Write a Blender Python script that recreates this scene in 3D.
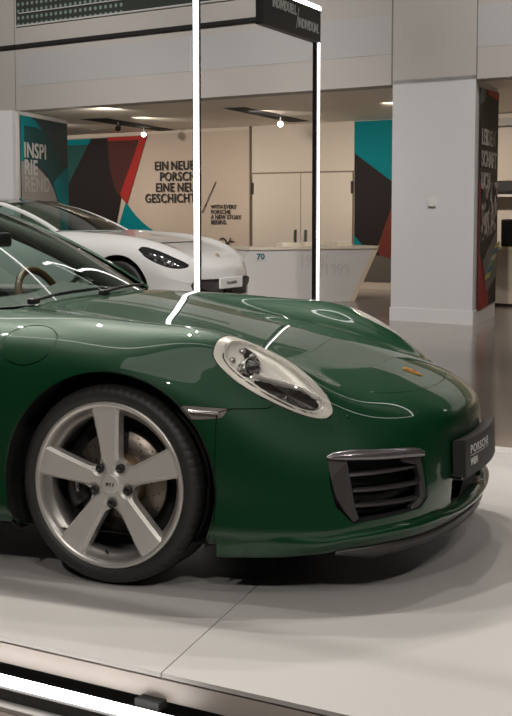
import bpy, bmesh, math, random
import numpy as np
from mathutils import Vector, Matrix
for o in list(bpy.data.objects): bpy.data.objects.remove(o)
sc=bpy.context.scene; COL=sc.collection
random.seed(3); rng=np.random.default_rng(3)
# ---------------- camera, world, lights, exposure ----------------
cd=bpy.data.cameras.new('camera'); cam=bpy.data.objects.new('camera',cd); COL.objects.link(cam); sc.camera=cam
cd.sensor_fit='HORIZONTAL'; cd.sensor_width=36; cd.lens=36*1300/512; cd.shift_y=-(358-333.873)/512
cam.location=(0,0,1.39); cam.rotation_euler=(math.pi/2-.095,0,0); cd.clip_end=200
w=bpy.data.worlds.new('world'); sc.world=w; w.use_nodes=True
w.node_tree.nodes['Background'].inputs[0].default_value=(.80,.78,.75,1); w.node_tree.nodes['Background'].inputs[1].default_value=.10
vs=sc.view_settings; vs.view_transform='Standard'; vs.look='None'; vs.gamma=1; vs.use_curve_mapping=False; vs.exposure=0
def area(name,loc,size,power,target=None,col=(1,.93,.85),sy=None,spread=None):
    l=bpy.data.lights.new(name,'AREA'); l.energy=power; l.color=col; l.size=size
    if sy: l.shape='RECTANGLE'; l.size_y=sy
    if spread: l.spread=spread
    o=bpy.data.objects.new(name,l); COL.objects.link(o); o.location=loc
    d=Vector(target)-Vector(loc) if target else Vector((0,0,-1))
    o.rotation_euler=d.to_track_quat('-Z','Y').to_euler(); return o
def spot(name,loc,power,target,ang=50,col=(1,.92,.82),rad=.06,blend=.5):
    l=bpy.data.lights.new(name,'SPOT'); l.energy=power; l.color=col; l.spot_size=math.radians(ang); l.spot_blend=blend; l.shadow_soft_size=rad
    o=bpy.data.objects.new(name,l); COL.objects.link(o); o.location=loc
    o.rotation_euler=(Vector(target)-Vector(loc)).to_track_quat('-Z','Y').to_euler(); return o
# hall spotlights on a ceiling rail over the platform, behind and above the car
for i,(x,y,z,p) in enumerate([(-3.6,7.6,6.2,760),(-2.0,9.0,6.2,640),(-.6,9.4,6.2,420),(-4.4,5.9,6.2,560),(-1.2,6.4,6.4,560),(.9,7.0,6.2,300)]):
    spot('hall_and_fill_spot',(x,y,z),p,(.2,4.9,.3),58,(1,.94,.87),.035)
for x,y,p in ((1.2,-2.5,500),(-2.6,-2.0,500),(3.8,0.5,240)):  # unseen frontal fill added from the camera side to brighten the wheel side
    spot('hall_and_fill_spot',(x,y,6.0),p,(0,4.6,.4),46,(1,.94,.87),.05,.7)
area('hall_light',(-2,1.0,6.4),3.0,30,(0,5,0),(1,.95,.9))
for x,y,tx,ty,tz,pw in [(-6,13,-5,19,2.6,1150),(-2.5,11,-2.5,18.5,2.6,1150),(1.0,9.5,1.6,17,2.3,1050),(4.5,8.5,4.5,15,2.6,900),(-1,11,-1.5,15.5,0,700),(3,9,3.5,13,0,420),(.5,8,.5,11,0,260)]:  # unseen spots added to light the upper wall and the floor
    spot('hall_and_fill_spot',(x,y,6.9),pw,(tx,ty,tz),75,(1,.95,.9),.08,.8)
# unseen warm fill lights added to brighten the recess, aimed at the back wall
_u=Vector((math.cos(math.radians(38)),-math.sin(math.radians(38)),0)); _n=Vector((math.sin(math.radians(38)),math.cos(math.radians(38)),0)); _p=Vector((1.69,16.4,0))
for s in (-11.5,-9,-6.5,-4,-1.5,1.5,4):
    q=_p+_u*s+_n*2.2; t=_p+_u*s+_n*5.3
    area('recess_fill_light',(q.x,q.y,2.90),.25,18,(t.x,t.y,1.45),(1,.88,.77),.06,math.radians(95))
area('recess_fill_light',(-2.2,20.2,2.85),.25,12,(-3.6,21.8,1.9),(1,.92,.82),.06)  # unseen fill light added for the left banner
# ---------------- materials ----------------
MATS={}
def mat(name,col,rough=.5,metal=0,coat=0,emit=0,spec=.5,coat_r=.03,bump=None,noise=None,trans=0,ior=1.5):
    if name in MATS: return MATS[name]
    m=bpy.data.materials.new(name); m.use_nodes=True; nt=m.node_tree; b=nt.nodes['Principled BSDF']
    b.inputs['Base Color'].default_value=(*col,1); b.inputs['Roughness'].default_value=rough; b.inputs['Metallic'].default_value=metal
    b.inputs['Coat Weight'].default_value=coat; b.inputs['Coat Roughness'].default_value=coat_r; b.inputs['Specular IOR Level'].default_value=spec
    b.inputs['IOR'].default_value=ior; b.inputs['Transmission Weight'].default_value=trans
    if emit: b.inputs['Emission Color'].default_value=(*col,1); b.inputs['Emission Strength'].default_value=emit
    if noise or bump:
        tc=nt.nodes.new('ShaderNodeTexCoord'); nz=nt.nodes.new('ShaderNodeTexNoise'); nt.links.new(tc.outputs['Object'],nz.inputs['Vector'])
        sc_,amt=(noise or bump); nz.inputs['Scale'].default_value=sc_; nz.inputs['Detail'].default_value=5
        if noise:
            r=nt.nodes.new('ShaderNodeValToRGB'); nt.links.new(nz.outputs['Fac'],r.inputs['Fac'])
            r.color_ramp.elements[0].position=.3; r.color_ramp.elements[1].position=.7
            r.color_ramp.elements[0].color=(*[c*(1-amt) for c in col],1); r.color_ramp.elements[1].color=(*[min(1,c*(1+amt)) for c in col],1)
            nt.links.new(r.outputs['Color'],b.inputs['Base Color'])
        if bump:
            bp=nt.nodes.new('ShaderNodeBump'); bp.inputs['Strength'].default_value=bump[1]; bp.inputs['Distance'].default_value=.01
            nt.links.new(nz.outputs['Fac'],bp.inputs['Height']); nt.links.new(bp.outputs['Normal'],b.inputs['Normal'])
    MATS[name]=m; return m
def glassmat(name,tint,rough=.0,ior=1.5,boost=1.0):
    m=bpy.data.materials.new(name); m.use_nodes=True; nt=m.node_tree; nt.nodes.clear()
    out=nt.nodes.new('ShaderNodeOutputMaterial'); t=nt.nodes.new('ShaderNodeBsdfTransparent'); g=nt.nodes.new('ShaderNodeBsdfGlossy'); mx=nt.nodes.new('ShaderNodeMixShader')
    ge=nt.nodes.new('ShaderNodeNewGeometry'); vm=nt.nodes.new('ShaderNodeVectorMath'); vm.operation='DOT_PRODUCT'; nt.links.new(ge.outputs['Incoming'],vm.inputs[0]); nt.links.new(ge.outputs['Normal'],vm.inputs[1])
    def mm_(op,a,b=0):
        n=nt.nodes.new('ShaderNodeMath'); n.operation=op
        for i,q in enumerate((a,b)):
            if isinstance(q,(int,float)): n.inputs[i].default_value=q
            else: nt.links.new(q,n.inputs[i])
        return n.outputs[0]
    fr_=mm_('ADD',mm_('MULTIPLY',mm_('POWER',mm_('SUBTRACT',1.0,mm_('ABSOLUTE',vm.outputs['Value'])),5.0),.92),.045)
    t.inputs[0].default_value=(*tint,1); g.inputs['Roughness'].default_value=rough; g.inputs['Color'].default_value=(boost,boost,boost,1); nt.links.new(fr_,mx.inputs[0]); nt.links.new(t.outputs[0],mx.inputs[1]); nt.links.new(g.outputs[0],mx.inputs[2]); nt.links.new(mx.outputs[0],out.inputs[0])
    MATS[name]=m; return m
PAINT=mat('green_paint',(.0028,.042,.0150),.42,.15,1.0,coat_r=.012,spec=.2)
WHITEP=mat('white_paint',(.74,.74,.73),.3,0,1.0)
BLACKP=mat('black_plastic',(.017,.015,.015),.45)
DARKP=mat('dark_trim',(.045,.040,.040),.42)
MATTEB=mat('matte_black',(.008,.008,.008),.8)
RUBBER=mat('tyre_rubber',(.020,.019,.018),.55,bump=(220,.12))
SILVER=mat('silver_alloy',(.62,.60,.57),.42,.45,.3)
SILVERD=mat('bevelled_alloy',(.60,.58,.55),.35,.6)
BARREL=mat('rim_barrel',(.42,.40,.38),.35,.7)
CHROME=mat('chrome',(.75,.74,.72),.12,1)
DISCM=mat('brake_steel',(.26,.22,.19),.38,.9,bump=(60,.1))
HATM=mat('bronze_hub',(.33,.23,.14),.4,.8)
LAMPG=mat('lamp_surround',(.50,.475,.42),.35,.2,.8)
LAMPI=mat('lamp_reflector',(.55,.54,.53),.16,.85)
LAMPD=mat('lamp_fluted_dark',(.06,.055,.055),.25,.6)
GOLD=mat('gold',(.65,.36,.08),.35,.8)
CREST=mat('crest_red',(.35,.05,.03),.4)
TAN=mat('tan_leather',(.13,.058,.030),.4,bump=(120,.1))
LEATHER=mat('grey_leather',(.10,.10,.095),.6,bump=(90,.1))
WHITE=mat('white_print',(.75,.75,.73),.5)
BLACKINK=mat('black_print',(.035,.03,.028),.5,spec=.2)
GLASS=glassmat('windscreen_glass',(.70,.80,.75))
SIDEGL=glassmat('side_glass',(.62,.75,.70))
LENS=glassmat('lamp_lens',(.96,.96,.95),boost=.9)
LED=mat('led_light',(1,.97,.95),.5,emit=5)
# ---------------- helpers ----------------
def tag(o,label=None,cat=None,group=None,kind=None):
    if label: o['label']=label
    if cat: o['category']=cat
    if group: o['group']=group
    if kind: o['kind']=kind
    return o
def empty(name,loc=(0,0,0),rz=0,**k):
    o=bpy.data.objects.new(name,None); COL.objects.link(o); o.location=loc; o.rotation_euler=(0,0,rz); o.empty_display_size=.1
    return tag(o,**k)
def mk(name,V,F,m,parent=None,N=None,smooth=False,**k):
    me=bpy.data.meshes.new(name); me.from_pydata([tuple(map(float,v)) for v in V],[],[tuple(map(int,f)) for f in F]); me.update()
    if smooth or N is not None:
        for p in me.polygons: p.use_smooth=True
    if N is not None: me.normals_split_custom_set_from_vertices([tuple(map(float,n)) for n in N])
    o=bpy.data.objects.new(name,me); COL.objects.link(o)
    for mm in (m if isinstance(m,(list,tuple)) else [m]): me.materials.append(mm)
    if parent: o.parent=parent
    return tag(o,**k)
class MB:
    def __init__(s): s.v=[];s.f=[];s.sm=[]
    def add(s,V,F,smooth=False):
        b=len(s.v); s.v+= [tuple(map(float,v)) for v in V]; s.f+=[tuple(int(i)+b for i in f) for f in F]; s.sm+=[smooth]*len(F); return s
    def box(s,c,d,R=None,bev=0):
        x,y,z=[q/2 for q in d]
        if bev<=0:
            V=[(i*x,j*y,k*z) for i in(-1,1) for j in(-1,1) for k in(-1,1)]; F=[(0,1,3,2),(4,6,7,5),(0,4,5,1),(2,3,7,6),(0,2,6,4),(1,5,7,3)]
        else:
            bm=bmesh.new(); bmesh.ops.create_cube(bm,size=1)
            for v in bm.verts: v.co=Vector((v.co.x*d[0],v.co.y*d[1],v.co.z*d[2]))
            bmesh.ops.bevel(bm,geom=list(bm.edges),offset=bev,segments=2,profile=.5,affect='EDGES')
            bm.verts.index_update(); V=[tuple(v.co) for v in bm.verts]; F=[[v.index for v in f.verts] for f in bm.faces]; bm.free()
        if R is not None: V=[tuple(R@Vector(v)) for v in V]
        return s.add([(v[0]+c[0],v[1]+c[1],v[2]+c[2]) for v in V],F)
    def prism(s,poly,ex,T=None):
        # poly list of 3D pts (planar), extruded by vector ex
        n=len(poly); V=[tuple(p) for p in poly]+[tuple(np.array(p)+np.array(ex)) for p in poly]
        F=[tuple(range(n))[::-1],tuple(range(n,2*n))]+[(i,(i+1)%n,(i+1)%n+n,i+n) for i in range(n)]
        return s.add(V,F)
    def tube(s,pts,r,n=8,closed=False,cap=True):
        pts=[Vector(p) for p in pts]; m=len(pts); V=[];F=[]
        rr=r if hasattr(r,'__len__') else [r]*m
        up=Vector((0,0,1))
        for i,p in enumerate(pts):
            a=pts[(i-1)%m] if (closed or i>0) else p; b=pts[(i+1)%m] if (closed or i<m-1) else p
            t=(b-a).normalized(); x=t.cross(up)
            if x.length<1e-3: x=t.cross(Vector((0,1,0)))
            x.normalize(); y=x.cross(t)
            for k in range(n):
                c,q=math.cos(2*math.pi*k/n),math.sin(2*math.pi*k/n); V.append(p+(x*c+y*q)*rr[i])
        for i in range(m if closed else m-1):
            for k in range(n):
                a=i*n+k;b=i*n+(k+1)%n;c=((i+1)%m)*n+(k+1)%n;d=((i+1)%m)*n+k; F.append((a,b,c,d))
        s.add(V,F,True)
        if cap and not closed: s.add(V[:n],[tuple(range(n))[::-1]]); s.add(V[-n:],[tuple(range(n))])
        return s
    def lathe(s,prof,n=64,axis='Y',c=(0,0,0),mod=None):
        # prof: (r,a) ; a along axis
        V=[];F=[];m=len(prof)
        for k in range(n):
            t=2*math.pi*k/n
            for i,(r,a) in enumerate(prof):
                if mod: r=mod(r,a,k,i)
                if axis=='Y': V.append((c[0]+r*math.cos(t),c[1]+a,c[2]+r*math.sin(t)))
                else: V.append((c[0]+r*math.cos(t),c[1]+r*math.sin(t),c[2]+a))
        for k in range(n):
            for i in range(m-1):
                F.append((k*m+i,((k+1)%n)*m+i,((k+1)%n)*m+i+1,k*m+i+1))
        return s.add(V,F,True)
    def grid(s,P,smooth=True,flip=False):
        P=np.asarray(P); a,b=P.shape[:2]; V=P.reshape(-1,3)
        F=[(i*b+j,(i+1)*b+j,(i+1)*b+j+1,i*b+j+1) for i in range(a-1) for j in range(b-1)]
        if flip: F=[f[::-1] for f in F]
        return s.add(V,F,smooth)
    def build(s,name,m,parent=None,fix=False,**k):
        me=bpy.data.meshes.new(name); me.from_pydata(s.v,[],s.f); me.update()
        for p,q in zip(me.polygons,s.sm): p.use_smooth=q
        if fix:
            bm=bmesh.new(); bm.from_mesh(me); bmesh.ops.remove_doubles(bm,verts=bm.verts,dist=1e-5); bmesh.ops.recalc_face_normals(bm,faces=bm.faces); bm.to_mesh(me); bm.free()
        o=bpy.data.objects.new(name,me); COL.objects.link(o); me.materials.append(m)
        if parent: o.parent=parent
        return tag(o,**k)
def text_mesh(body,size,align='LEFT',bold=.0,xs=1.0,space=1.0,line=.95,ext=.002,shear=0):
    cu=bpy.data.curves.new('lettering','FONT'); cu.body=body; cu.size=size; cu.align_x=align; cu.offset=bold; cu.extrude=ext; cu.space_character=space; cu.space_line=line; cu.resolution_u=3; cu.shear=shear
    o=bpy.data.objects.new('t',cu); COL.objects.link(o); dg=bpy.context.evaluated_depsgraph_get(); me=bpy.data.meshes.new_from_object(o.evaluated_get(dg))
    V=[(v.co.x*xs,v.co.y,v.co.z) for v in me.vertices]; F=[tuple(p.vertices) for p in me.polygons]
    bpy.data.objects.remove(o); bpy.data.curves.remove(cu); bpy.data.meshes.remove(me); return V,F
def text_on(name,body,size,origin,ux,uz,m,parent=None,**k):
    kk={a:k.pop(a) for a in ('align','bold','xs','space','line','ext','shear') if a in k}
    V,F=text_mesh(body,size,**kk); o=np.array(origin,float); ux=np.array(ux,float);uz=np.array(uz,float);nn=np.cross(ux,uz)
    return mk(name,[o+ux*v[0]+uz*v[1]+nn*v[2] for v in V],F,m,parent,**k)
# clip a triangle mesh (V,N,T) against a per-vertex field, keeping field > 0
def clip(M,F):
    V,N,T=M; F=np.asarray(F,float); F=np.where(np.abs(F)<1e-7,1e-7,F)
    pos=F[T]>0; c=pos.sum(1); keep=T[c==3]; cr=T[(c>0)&(c<3)]
    nv=list();nn=list(); cache={}; out=[]; base=len(V)
    def cut(a,b):
        k=(a,b) if a<b else (b,a)
        if k in cache: return cache[k]
        t=F[a]/(F[a]-F[b]); p=V[a]+t*(V[b]-V[a]); q=N[a]+t*(N[b]-N[a]); nv.append(p); nn.append(q/np.linalg.norm(q)); cache[k]=base+len(nv)-1; return cache[k]
    for t in cr:
        p=[F[i]>0 for i in t]
        if sum(p)==1:
            i=p.index(True); a,b,d=t[i],t[(i+1)%3],t[(i+2)%3]; out.append((a,cut(a,b),cut(a,d)))
        else:
            i=p.index(False); a,b,d=t[i],t[(i+1)%3],t[(i+2)%3]; x=cut(a,b);y=cut(a,d); out.append((x,b,d)); out.append((x,d,y))
    T2=np.concatenate([keep,np.array(out,int).reshape(-1,3)]) if out else keep
    V2=np.concatenate([V,np.array(nv).reshape(-1,3)]) if nv else V; N2=np.concatenate([N,np.array(nn).reshape(-1,3)]) if nn else N
    used=np.unique(T2); mp=-np.ones(len(V2),int); mp[used]=np.arange(len(used))
    return V2[used],N2[used],mp[T2]
def sdf(P,poly):
    # signed distance to polygon, + inside
    P=np.asarray(P,float); Q=np.asarray(poly,float); n=len(Q); d=np.full(len(P),1e9); ins=np.zeros(len(P),bool)
    for i in range(n):
        a=Q[i];b=Q[(i+1)%n]; e=b-a; w_=P-a; t=np.clip((w_@e)/max(e@e,1e-12),0,1); r=w_-t[:,None]*e; d=np.minimum(d,np.hypot(r[:,0],r[:,1]))
        c1=(a[1]>P[:,1])!=(b[1]>P[:,1]); xx=a[0]+(P[:,1]-a[1])*(e[0])/(e[1] if abs(e[1])>1e-12 else 1e-12); ins^=c1&(P[:,0]<xx)
    return np.where(ins,d,-d)
def closed_spline(P,n=8):
    P=np.asarray(P,float); m=len(P); out=[]
    for i in range(m):
        p0,p1,p2,p3=P[i-1],P[i],P[(i+1)%m],P[(i+2)%m]
        for k in range(n):
            t=k/n; out.append(.5*((2*p1)+(-p0+p2)*t+(2*p0-5*p1+4*p2-p3)*t*t+(-p0+3*p1-3*p2+p3)*t**3))
    return np.array(out)
def open_spline(P,n=8):
    P=np.asarray(P,float); P=np.concatenate([[2*P[0]-P[1]],P,[2*P[-1]-P[-2]]]); out=[]
    for i in range(1,len(P)-2):
        p0,p1,p2,p3=P[i-1],P[i],P[i+1],P[i+2]
        for k in range(n):
            t=k/n; out.append(.5*((2*p1)+(-p0+p2)*t+(2*p0-5*p1+4*p2-p3)*t*t+(-p0+3*p1-3*p2+p3)*t**3))
    out.append(P[-2]); return np.array(out)
def merge(*Ms):
    V=[];N=[];T=[];b=0
    for v,n,t in Ms: V.append(v);N.append(n);T.append(t+b);b+=len(v)
    return np.concatenate(V),np.concatenate(N),np.concatenate(T)
MIR=np.array([1,-1,1.])
def mir(M): return M[0]*MIR,M[1]*MIR,M[2][:,::-1]
def flange(M,d=.010,skipy0=True):
    V,N,T=M; E=np.concatenate([T[:,[0,1]],T[:,[1,2]],T[:,[2,0]]]); S=np.sort(E,1); key=S[:,0]*len(V)+S[:,1]
    _,idx,cnt=np.unique(key,return_index=True,return_counts=True); B=E[idx[cnt==1]]
    if skipy0: B=B[~((np.abs(V[B[:,0],1])<1e-5)&(np.abs(V[B[:,1],1])<1e-5))]
    if not len(B): return M
    ub=np.unique(B); mp={a:i for i,a in enumerate(ub)}; n=len(V)
    V2=np.concatenate([V,V[ub]-N[ub]*d]); N2=np.concatenate([N,N[ub]])
    q=[]
    for a,b in B: q+= [(b,a,n+mp[a]),(b,n+mp[a],n+mp[b])]
    return V2,N2,np.concatenate([T,np.array(q,int)])
def panel(name,M,m,parent,fl=.010,**k):
    if fl: M=flange(M,fl)
    return mk(name,M[0],M[2],m,parent,N=M[1],**k)
# ---------------- body surface: lofted rings ----------------
# rings: half body y>=0, columns j=0..12 (top centre -> under centre)
def ring(*p): return [list(q) for q in p]
RINGS=[
 # tail pole .. front pole
 [( -3.50,0,.60)]*13,
 [(-3.45,0,.78),(-3.45,.2,.78),(-3.44,.38,.77),(-3.43,.47,.75),(-3.42,.54,.72),(-3.42,.58,.68),(-3.42,.60,.62),(-3.42,.61,.55),(-3.43,.61,.48),(-3.43,.6,.36),(-3.40,.58,.28),(-3.40,.3,.26),(-3.40,0,.26)],
 [(-3.30,0,.84),(-3.30,.24,.84),(-3.28,.46,.83),(-3.26,.6,.80),(-3.25,.7,.75),(-3.25,.76,.69),(-3.25,.79,.61),(-3.25,.80,.52),(-3.25,.80,.43),(-3.26,.79,.32),(-3.24,.76,.23),(-3.24,.4,.22),(-3.24,0,.22)],
 [(-3.0,0,.90),(-3.0,.25,.90),(-3.0,.46,.89),(-3.0,.62,.86),(-3.0,.74,.82),(-3.0,.83,.75),(-3.0,.88,.66),(-3.0,.90,.55),(-3.0,.90,.44),(-3.0,.89,.3),(-3.0,.86,.2),(-3.0,.5,.18),(-3.0,0,.18)],
 [(-2.6,0,.90),(-2.6,.25,.90),(-2.6,.46,.90),(-2.6,.62,.895),(-2.6,.75,.865),(-2.6,.86,.80),(-2.6,.915,.71),(-2.6,.93,.60),(-2.6,.93,.45),(-2.6,.91,.3),(-2.6,.88,.18),(-2.6,.5,.15),(-2.6,0,.15)],
 [(-2.2,0,.90),(-2.2,.25,.90),(-2.2,.46,.90),(-2.2,.62,.90),(-2.2,.75,.88),(-2.2,.86,.81),(-2.2,.91,.71),(-2.2,.925,.58),(-2.2,.92,.43),(-2.2,.90,.28),(-2.2,.86,.16),(-2.2,.5,.14),(-2.2,0,.14)],
 [(-1.7,0,.90),(-1.7,.25,.90),(-1.7,.46,.90),(-1.7,.62,.90),(-1.7,.74,.885),(-1.7,.83,.82),(-1.7,.87,.70),(-1.7,.885,.56),(-1.7,.88,.40),(-1.7,.87,.26),(-1.7,.84,.15),(-1.7,.5,.13),(-1.7,0,.13)],
 [(-1.2,0,.91),(-1.2,.25,.91),(-1.2,.46,.905),(-1.2,.60,.90),(-1.2,.72,.88),(-1.2,.81,.81),(-1.2,.85,.70),(-1.2,.865,.56),(-1.2,.87,.40),(-1.2,.87,.26),(-1.2,.85,.15),(-1.2,.5,.13),(-1.2,0,.13)],
 [(-.8,0,.92),(-.8,.25,.92),(-.8,.46,.91),(-.8,.58,.902),(-.8,.69,.88),(-.8,.785,.82),(-.8,.845,.72),(-.8,.867,.57),(-.8,.875,.40),(-.8,.88,.26),(-.8,.86,.15),(-.8,.5,.13),(-.8,0,.13)],
 [(-.5,0,.912),(-.5,.22,.911),(-.5,.42,.905),(-.5,.55,.898),(-.5,.665,.886),(-.5,.775,.84),(-.5,.85,.75),(-.5,.882,.62),(-.5,.89,.45),(-.5,.888,.28),(-.5,.865,.17),(-.5,.5,.15),(-.5,0,.15)],
 [(-.2,0,.870),(-.2,.22,.868),(-.2,.42,.861),(-.2,.545,.868),(-.2,.665,.886),(-.2,.775,.852),(-.2,.855,.775),(-.2,.893,.67),(-.2,.90,.5),(-.2,.895,.3),(-.2,.87,.17),(-.2,.5,.15),(-.2,0,.15)],
 [(.05,0,.828),(.05,.22,.825),(.05,.42,.818),(.05,.54,.838),(.05,.66,.868),(.05,.765,.842),(.05,.852,.77),(.05,.895,.69),(.05,.90,.5),(.05,.895,.3),(.05,.87,.17),(.05,.5,.15),(.05,0,.15)],
 [(.28,0,.785),(.28,.22,.783),(.28,.42,.780),(.28,.53,.800),(.28,.665,.855),(.28,.765,.826),(.28,.832,.718),(.28,.875,.62),(.28,.885,.45),(.28,.88,.28),(.28,.86,.16),(.28,.5,.15),(.28,0,.15)],
 [(.45,0,.750),(.45,.22,.748),(.44,.41,.745),(.43,.52,.758),(.42,.655,.815),(.42,.758,.778),(.43,.805,.660),(.44,.845,.56),(.45,.862,.42),(.45,.862,.27),(.45,.84,.155),(.45,.5,.15),(.45,0,.15)],
 [(.60,0,.714),(.60,.21,.713),(.58,.39,.710),(.565,.51,.708),(.56,.63,.752),(.56,.722,.708),(.565,.765,.590),(.57,.805,.50),(.58,.825,.40),(.585,.828,.27),(.58,.81,.155),(.58,.5,.15),(.58,0,.15)],
 [(.75,0,.675),(.745,.2,.674),(.72,.37,.668),(.71,.49,.654),(.70,.595,.656),(.69,.672,.620),(.69,.715,.537),(.70,.748,.467),(.71,.77,.38),(.715,.775,.27),(.70,.765,.155),(.7,.4,.15),(.7,0,.15)],
 [(.862,0,.634),(.858,.2,.633),(.848,.35,.626),(.835,.455,.611),(.825,.54,.585),(.822,.60,.54),(.828,.64,.488),(.835,.67,.435),(.84,.69,.365),(.845,.70,.27),(.825,.69,.16),(.82,.4,.15),(.82,0,.15)],
 [(.948,0,.596),(.945,.18,.594),(.938,.32,.585),(.93,.40,.566),(.923,.465,.536),(.92,.505,.50),(.922,.53,.465),(.927,.55,.42),(.935,.565,.36),(.94,.57,.275),(.93,.56,.17),(.9,.3,.15),(.9,0,.15)],
 [(1.012,0,.555),(1.01,.14,.552),(1.005,.25,.542),(1.0,.31,.523),(.993,.35,.498),(.99,.375,.47),(.99,.39,.445),(.992,.40,.41),(.995,.405,.35),(1.0,.41,.28),(.99,.40,.18),(.97,.2,.16),(.97,0,.16)],
 [(1.037,0,.512),(1.036,.08,.508),(1.033,.14,.50),(1.031,.17,.485),(1.028,.19,.468),(1.027,.20,.45),(1.027,.205,.43),(1.028,.21,.40),(1.028,.21,.35),(1.03,.21,.285),(1.02,.2,.19),(1.01,.1,.17),(1.01,0,.17)],
 [(1.044,0,.41)]*13,
]
def bmat(t,n):
    # cubic bspline weights for parameter t in [0,n-1] with ghost pts index -1..n
    i=np.minimum(np.floor(t).astype(int),n-2); u=t-i
    w=np.stack([(1-u)**3/6,(3*u**3-6*u**2+4)/6,(-3*u**3+3*u**2+3*u+1)/6,u**3/6],-1)
    W=np.zeros((len(t),n+2))
    for k in range(4): W[np.arange(len(t)),i+k]+=w[:,k]
    return W
def ghost(C):
    # C (R,J,3): add mirrored ghosts in j; linear ghosts in r
    m=np.array([1,-1,1.])
    a=C[:,1:2]*m; b=C[:,-2:-1]*m
    C=np.concatenate([a,C,b],1)
    r0=2*C[0:1]-C[1:2]; r1=2*C[-1:]-C[-2:-1]
    # pole: opposite side continuation keeps the tangent smooth
    return np.concatenate([r0,C,r1],0)
class Surf:
    def __init__(s,rings,fix=(.8,.5)):
        C0=np.array(rings,float); s.R,s.J=C0.shape[:2]
        Wr=bmat(np.arange(s.R,dtype=float),s.R); Wj=bmat(np.arange(s.J,dtype=float),s.J)
        C=C0.copy()
        for k in fix:
            E=np.einsum('ar,rjc,bj->abc',Wr,ghost(C),Wj)
            C=C+k*(C0-E)
        s.G=ghost(C)
    def ev(s,r,j):
        return np.einsum('ar,rjc,bj->abc',bmat(r,s.R),s.G,bmat(j,s.J))
    def grid(s,r,j):
        P=s.ev(r,j); e=1e-3
        rp=np.clip(r+e,0,s.R-1);rm=np.clip(r-e,0,s.R-1);jp=np.clip(j+e,0,s.J-1);jm=np.clip(j-e,0,s.J-1)
        Tr=(s.ev(rp,j)-s.ev(rm,j)); Tj=(s.ev(r,jp)-s.ev(r,jm))
        N=np.cross(Tr,Tj); 
        # outward check
        l=np.linalg.norm(N,axis=-1,keepdims=True); N=N/np.maximum(l,1e-12)
        return P,N

def surf_mesh(S,r0,r1,nr,j0,j1,nj,cx=None):
    r=np.linspace(r0,r1,nr); j=np.linspace(j0,j1,nj); P,N=S.grid(r,j)
    L=np.linalg.norm(N,axis=-1)
    N=np.where((L<.5)[...,None],np.array([1.,0,0])*np.sign(P[...,0:1]+1),N)
    if (N[nr//2,nj//3]@np.array([0,.3,1.]))<0: N=-N; flip=True
    else: flip=False
    b=nj; i,k=np.meshgrid(np.arange(nr-1),np.arange(nj-1),indexing='ij'); a=(i*b+k).ravel()
    q=np.stack([a,a+b,a+b+1,a+1],1); T=np.concatenate([q[:,[0,1,2]],q[:,[0,2,3]]])
    if flip: T=T[:,::-1]
    V=P.reshape(-1,3); N=N.reshape(-1,3); N[np.abs(V[:,1])<1e-6,1]=0
    N/=np.maximum(np.linalg.norm(N,axis=1,keepdims=True),1e-9)
    return V,N,T
# ---------------- the hall ----------------
TH=math.radians(38); U=np.array([math.cos(TH),-math.sin(TH),0]); NN=np.array([math.sin(TH),math.cos(TH),0]); P0=np.array([1.69,16.4,0])
def R(s,d,z): return P0+U*s+NN*d+np.array([0,0,z])
def rbox(name,s0,s1,d0,d1,z0,z1,m,parent=None,**k):
    V=[R(s,d,z) for s in(s0,s1) for d in(d0,d1) for z in(z0,z1)]; return MB().add(V,[(0,1,3,2),(4,6,7,5),(0,4,5,1),(2,3,7,6),(0,2,6,4),(1,5,7,3)]).build(name,m,parent,fix=True,**k)
WALL=mat('wall_plaster',(.42,.395,.37),.7,noise=(.6,.04)); WALLW=mat('pillar_plaster',(.56,.56,.56),.6,noise=(.8,.03)); BACKW=mat('warm_back_wall',(.58,.52,.44),.6); CEILM=mat('ceiling_paint',(.85,.78,.68),.6)
FL=mat('polished_floor',(.21,.178,.155),.16,noise=(1.3,.12),spec=.5)
PALE=mat('pale_panel',(.42,.415,.41),.45)
K='structure'
MB().box((0,10,-.05),(60,60,.1)).build('floor',FL,kind=K)
# left pier, upper walls, pillar
rbox('wall_left',-14,-6.93,0,.03,0,9,WALL,kind=K)
rbox('trim_1',-14,-6.93,-.006,0,.0,2.94,WALLW,kind=K)
rbox('wall_upper',-6.93,9,0,.35,2.94,9,WALL,kind=K)
a_=np.array([2.63,15.8,0]);b_=np.array([3.14,17.16,0]); c_=R(.015,0,0); d_=c_+(b_-a_)
MB().prism([c_,R(1.174,0,0),b_+ (R(1.174,0,0)-a_)*1,d_],(0,0,2.99)).build('wall_pillar',WALLW,fix=True,kind=K)
rbox('trim_2',.005,1.186,-.012,0,0,.17,mat('plinth',(.62,.62,.62),.5),kind=K)
uu=(b_-a_)/np.linalg.norm(b_-a_); nn_=np.array([uu[1],-uu[0],0]); A0=R(1.174,0,0)
def PR(s,z,h=.0): return A0+uu*s+nn_*h+np.array([0,0,z])
MB().prism([PR(0,0,.0),PR(1.45,0,.0),PR(1.45,0,.012),PR(0,0,.012)],(0,0,.17)).build('trim_3',MATS['plinth'],fix=True,kind=K)
# recess behind
rbox('wall_back',-16,9,5.342,5.6,0,3.2,BACKW,kind=K)
rbox('ceiling_recess',-16,9,.35,5.6,2.95,3.1,CEILM,kind=K)
rbox('wall_right',8.8,9,0,5.6,0,9,WALL,kind=K)
ia=np.array([-3.77,20.7,0]);ib=np.array([-3.33,22.9,0]); iu=(ib-ia)/np.linalg.norm(ib-ia); inn_=np.array([iu[1],-iu[0],0])
def IW(s,z,h=0): return ia+iu*s+inn_*h+np.array([0,0,z])
MB().prism([IW(0,0),IW(2.33,0),IW(2.33,0,-.4),IW(0,0,-.4)],(0,0,2.95)).build('wall_banner',WALLW,fix=True,kind=K)
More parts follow.
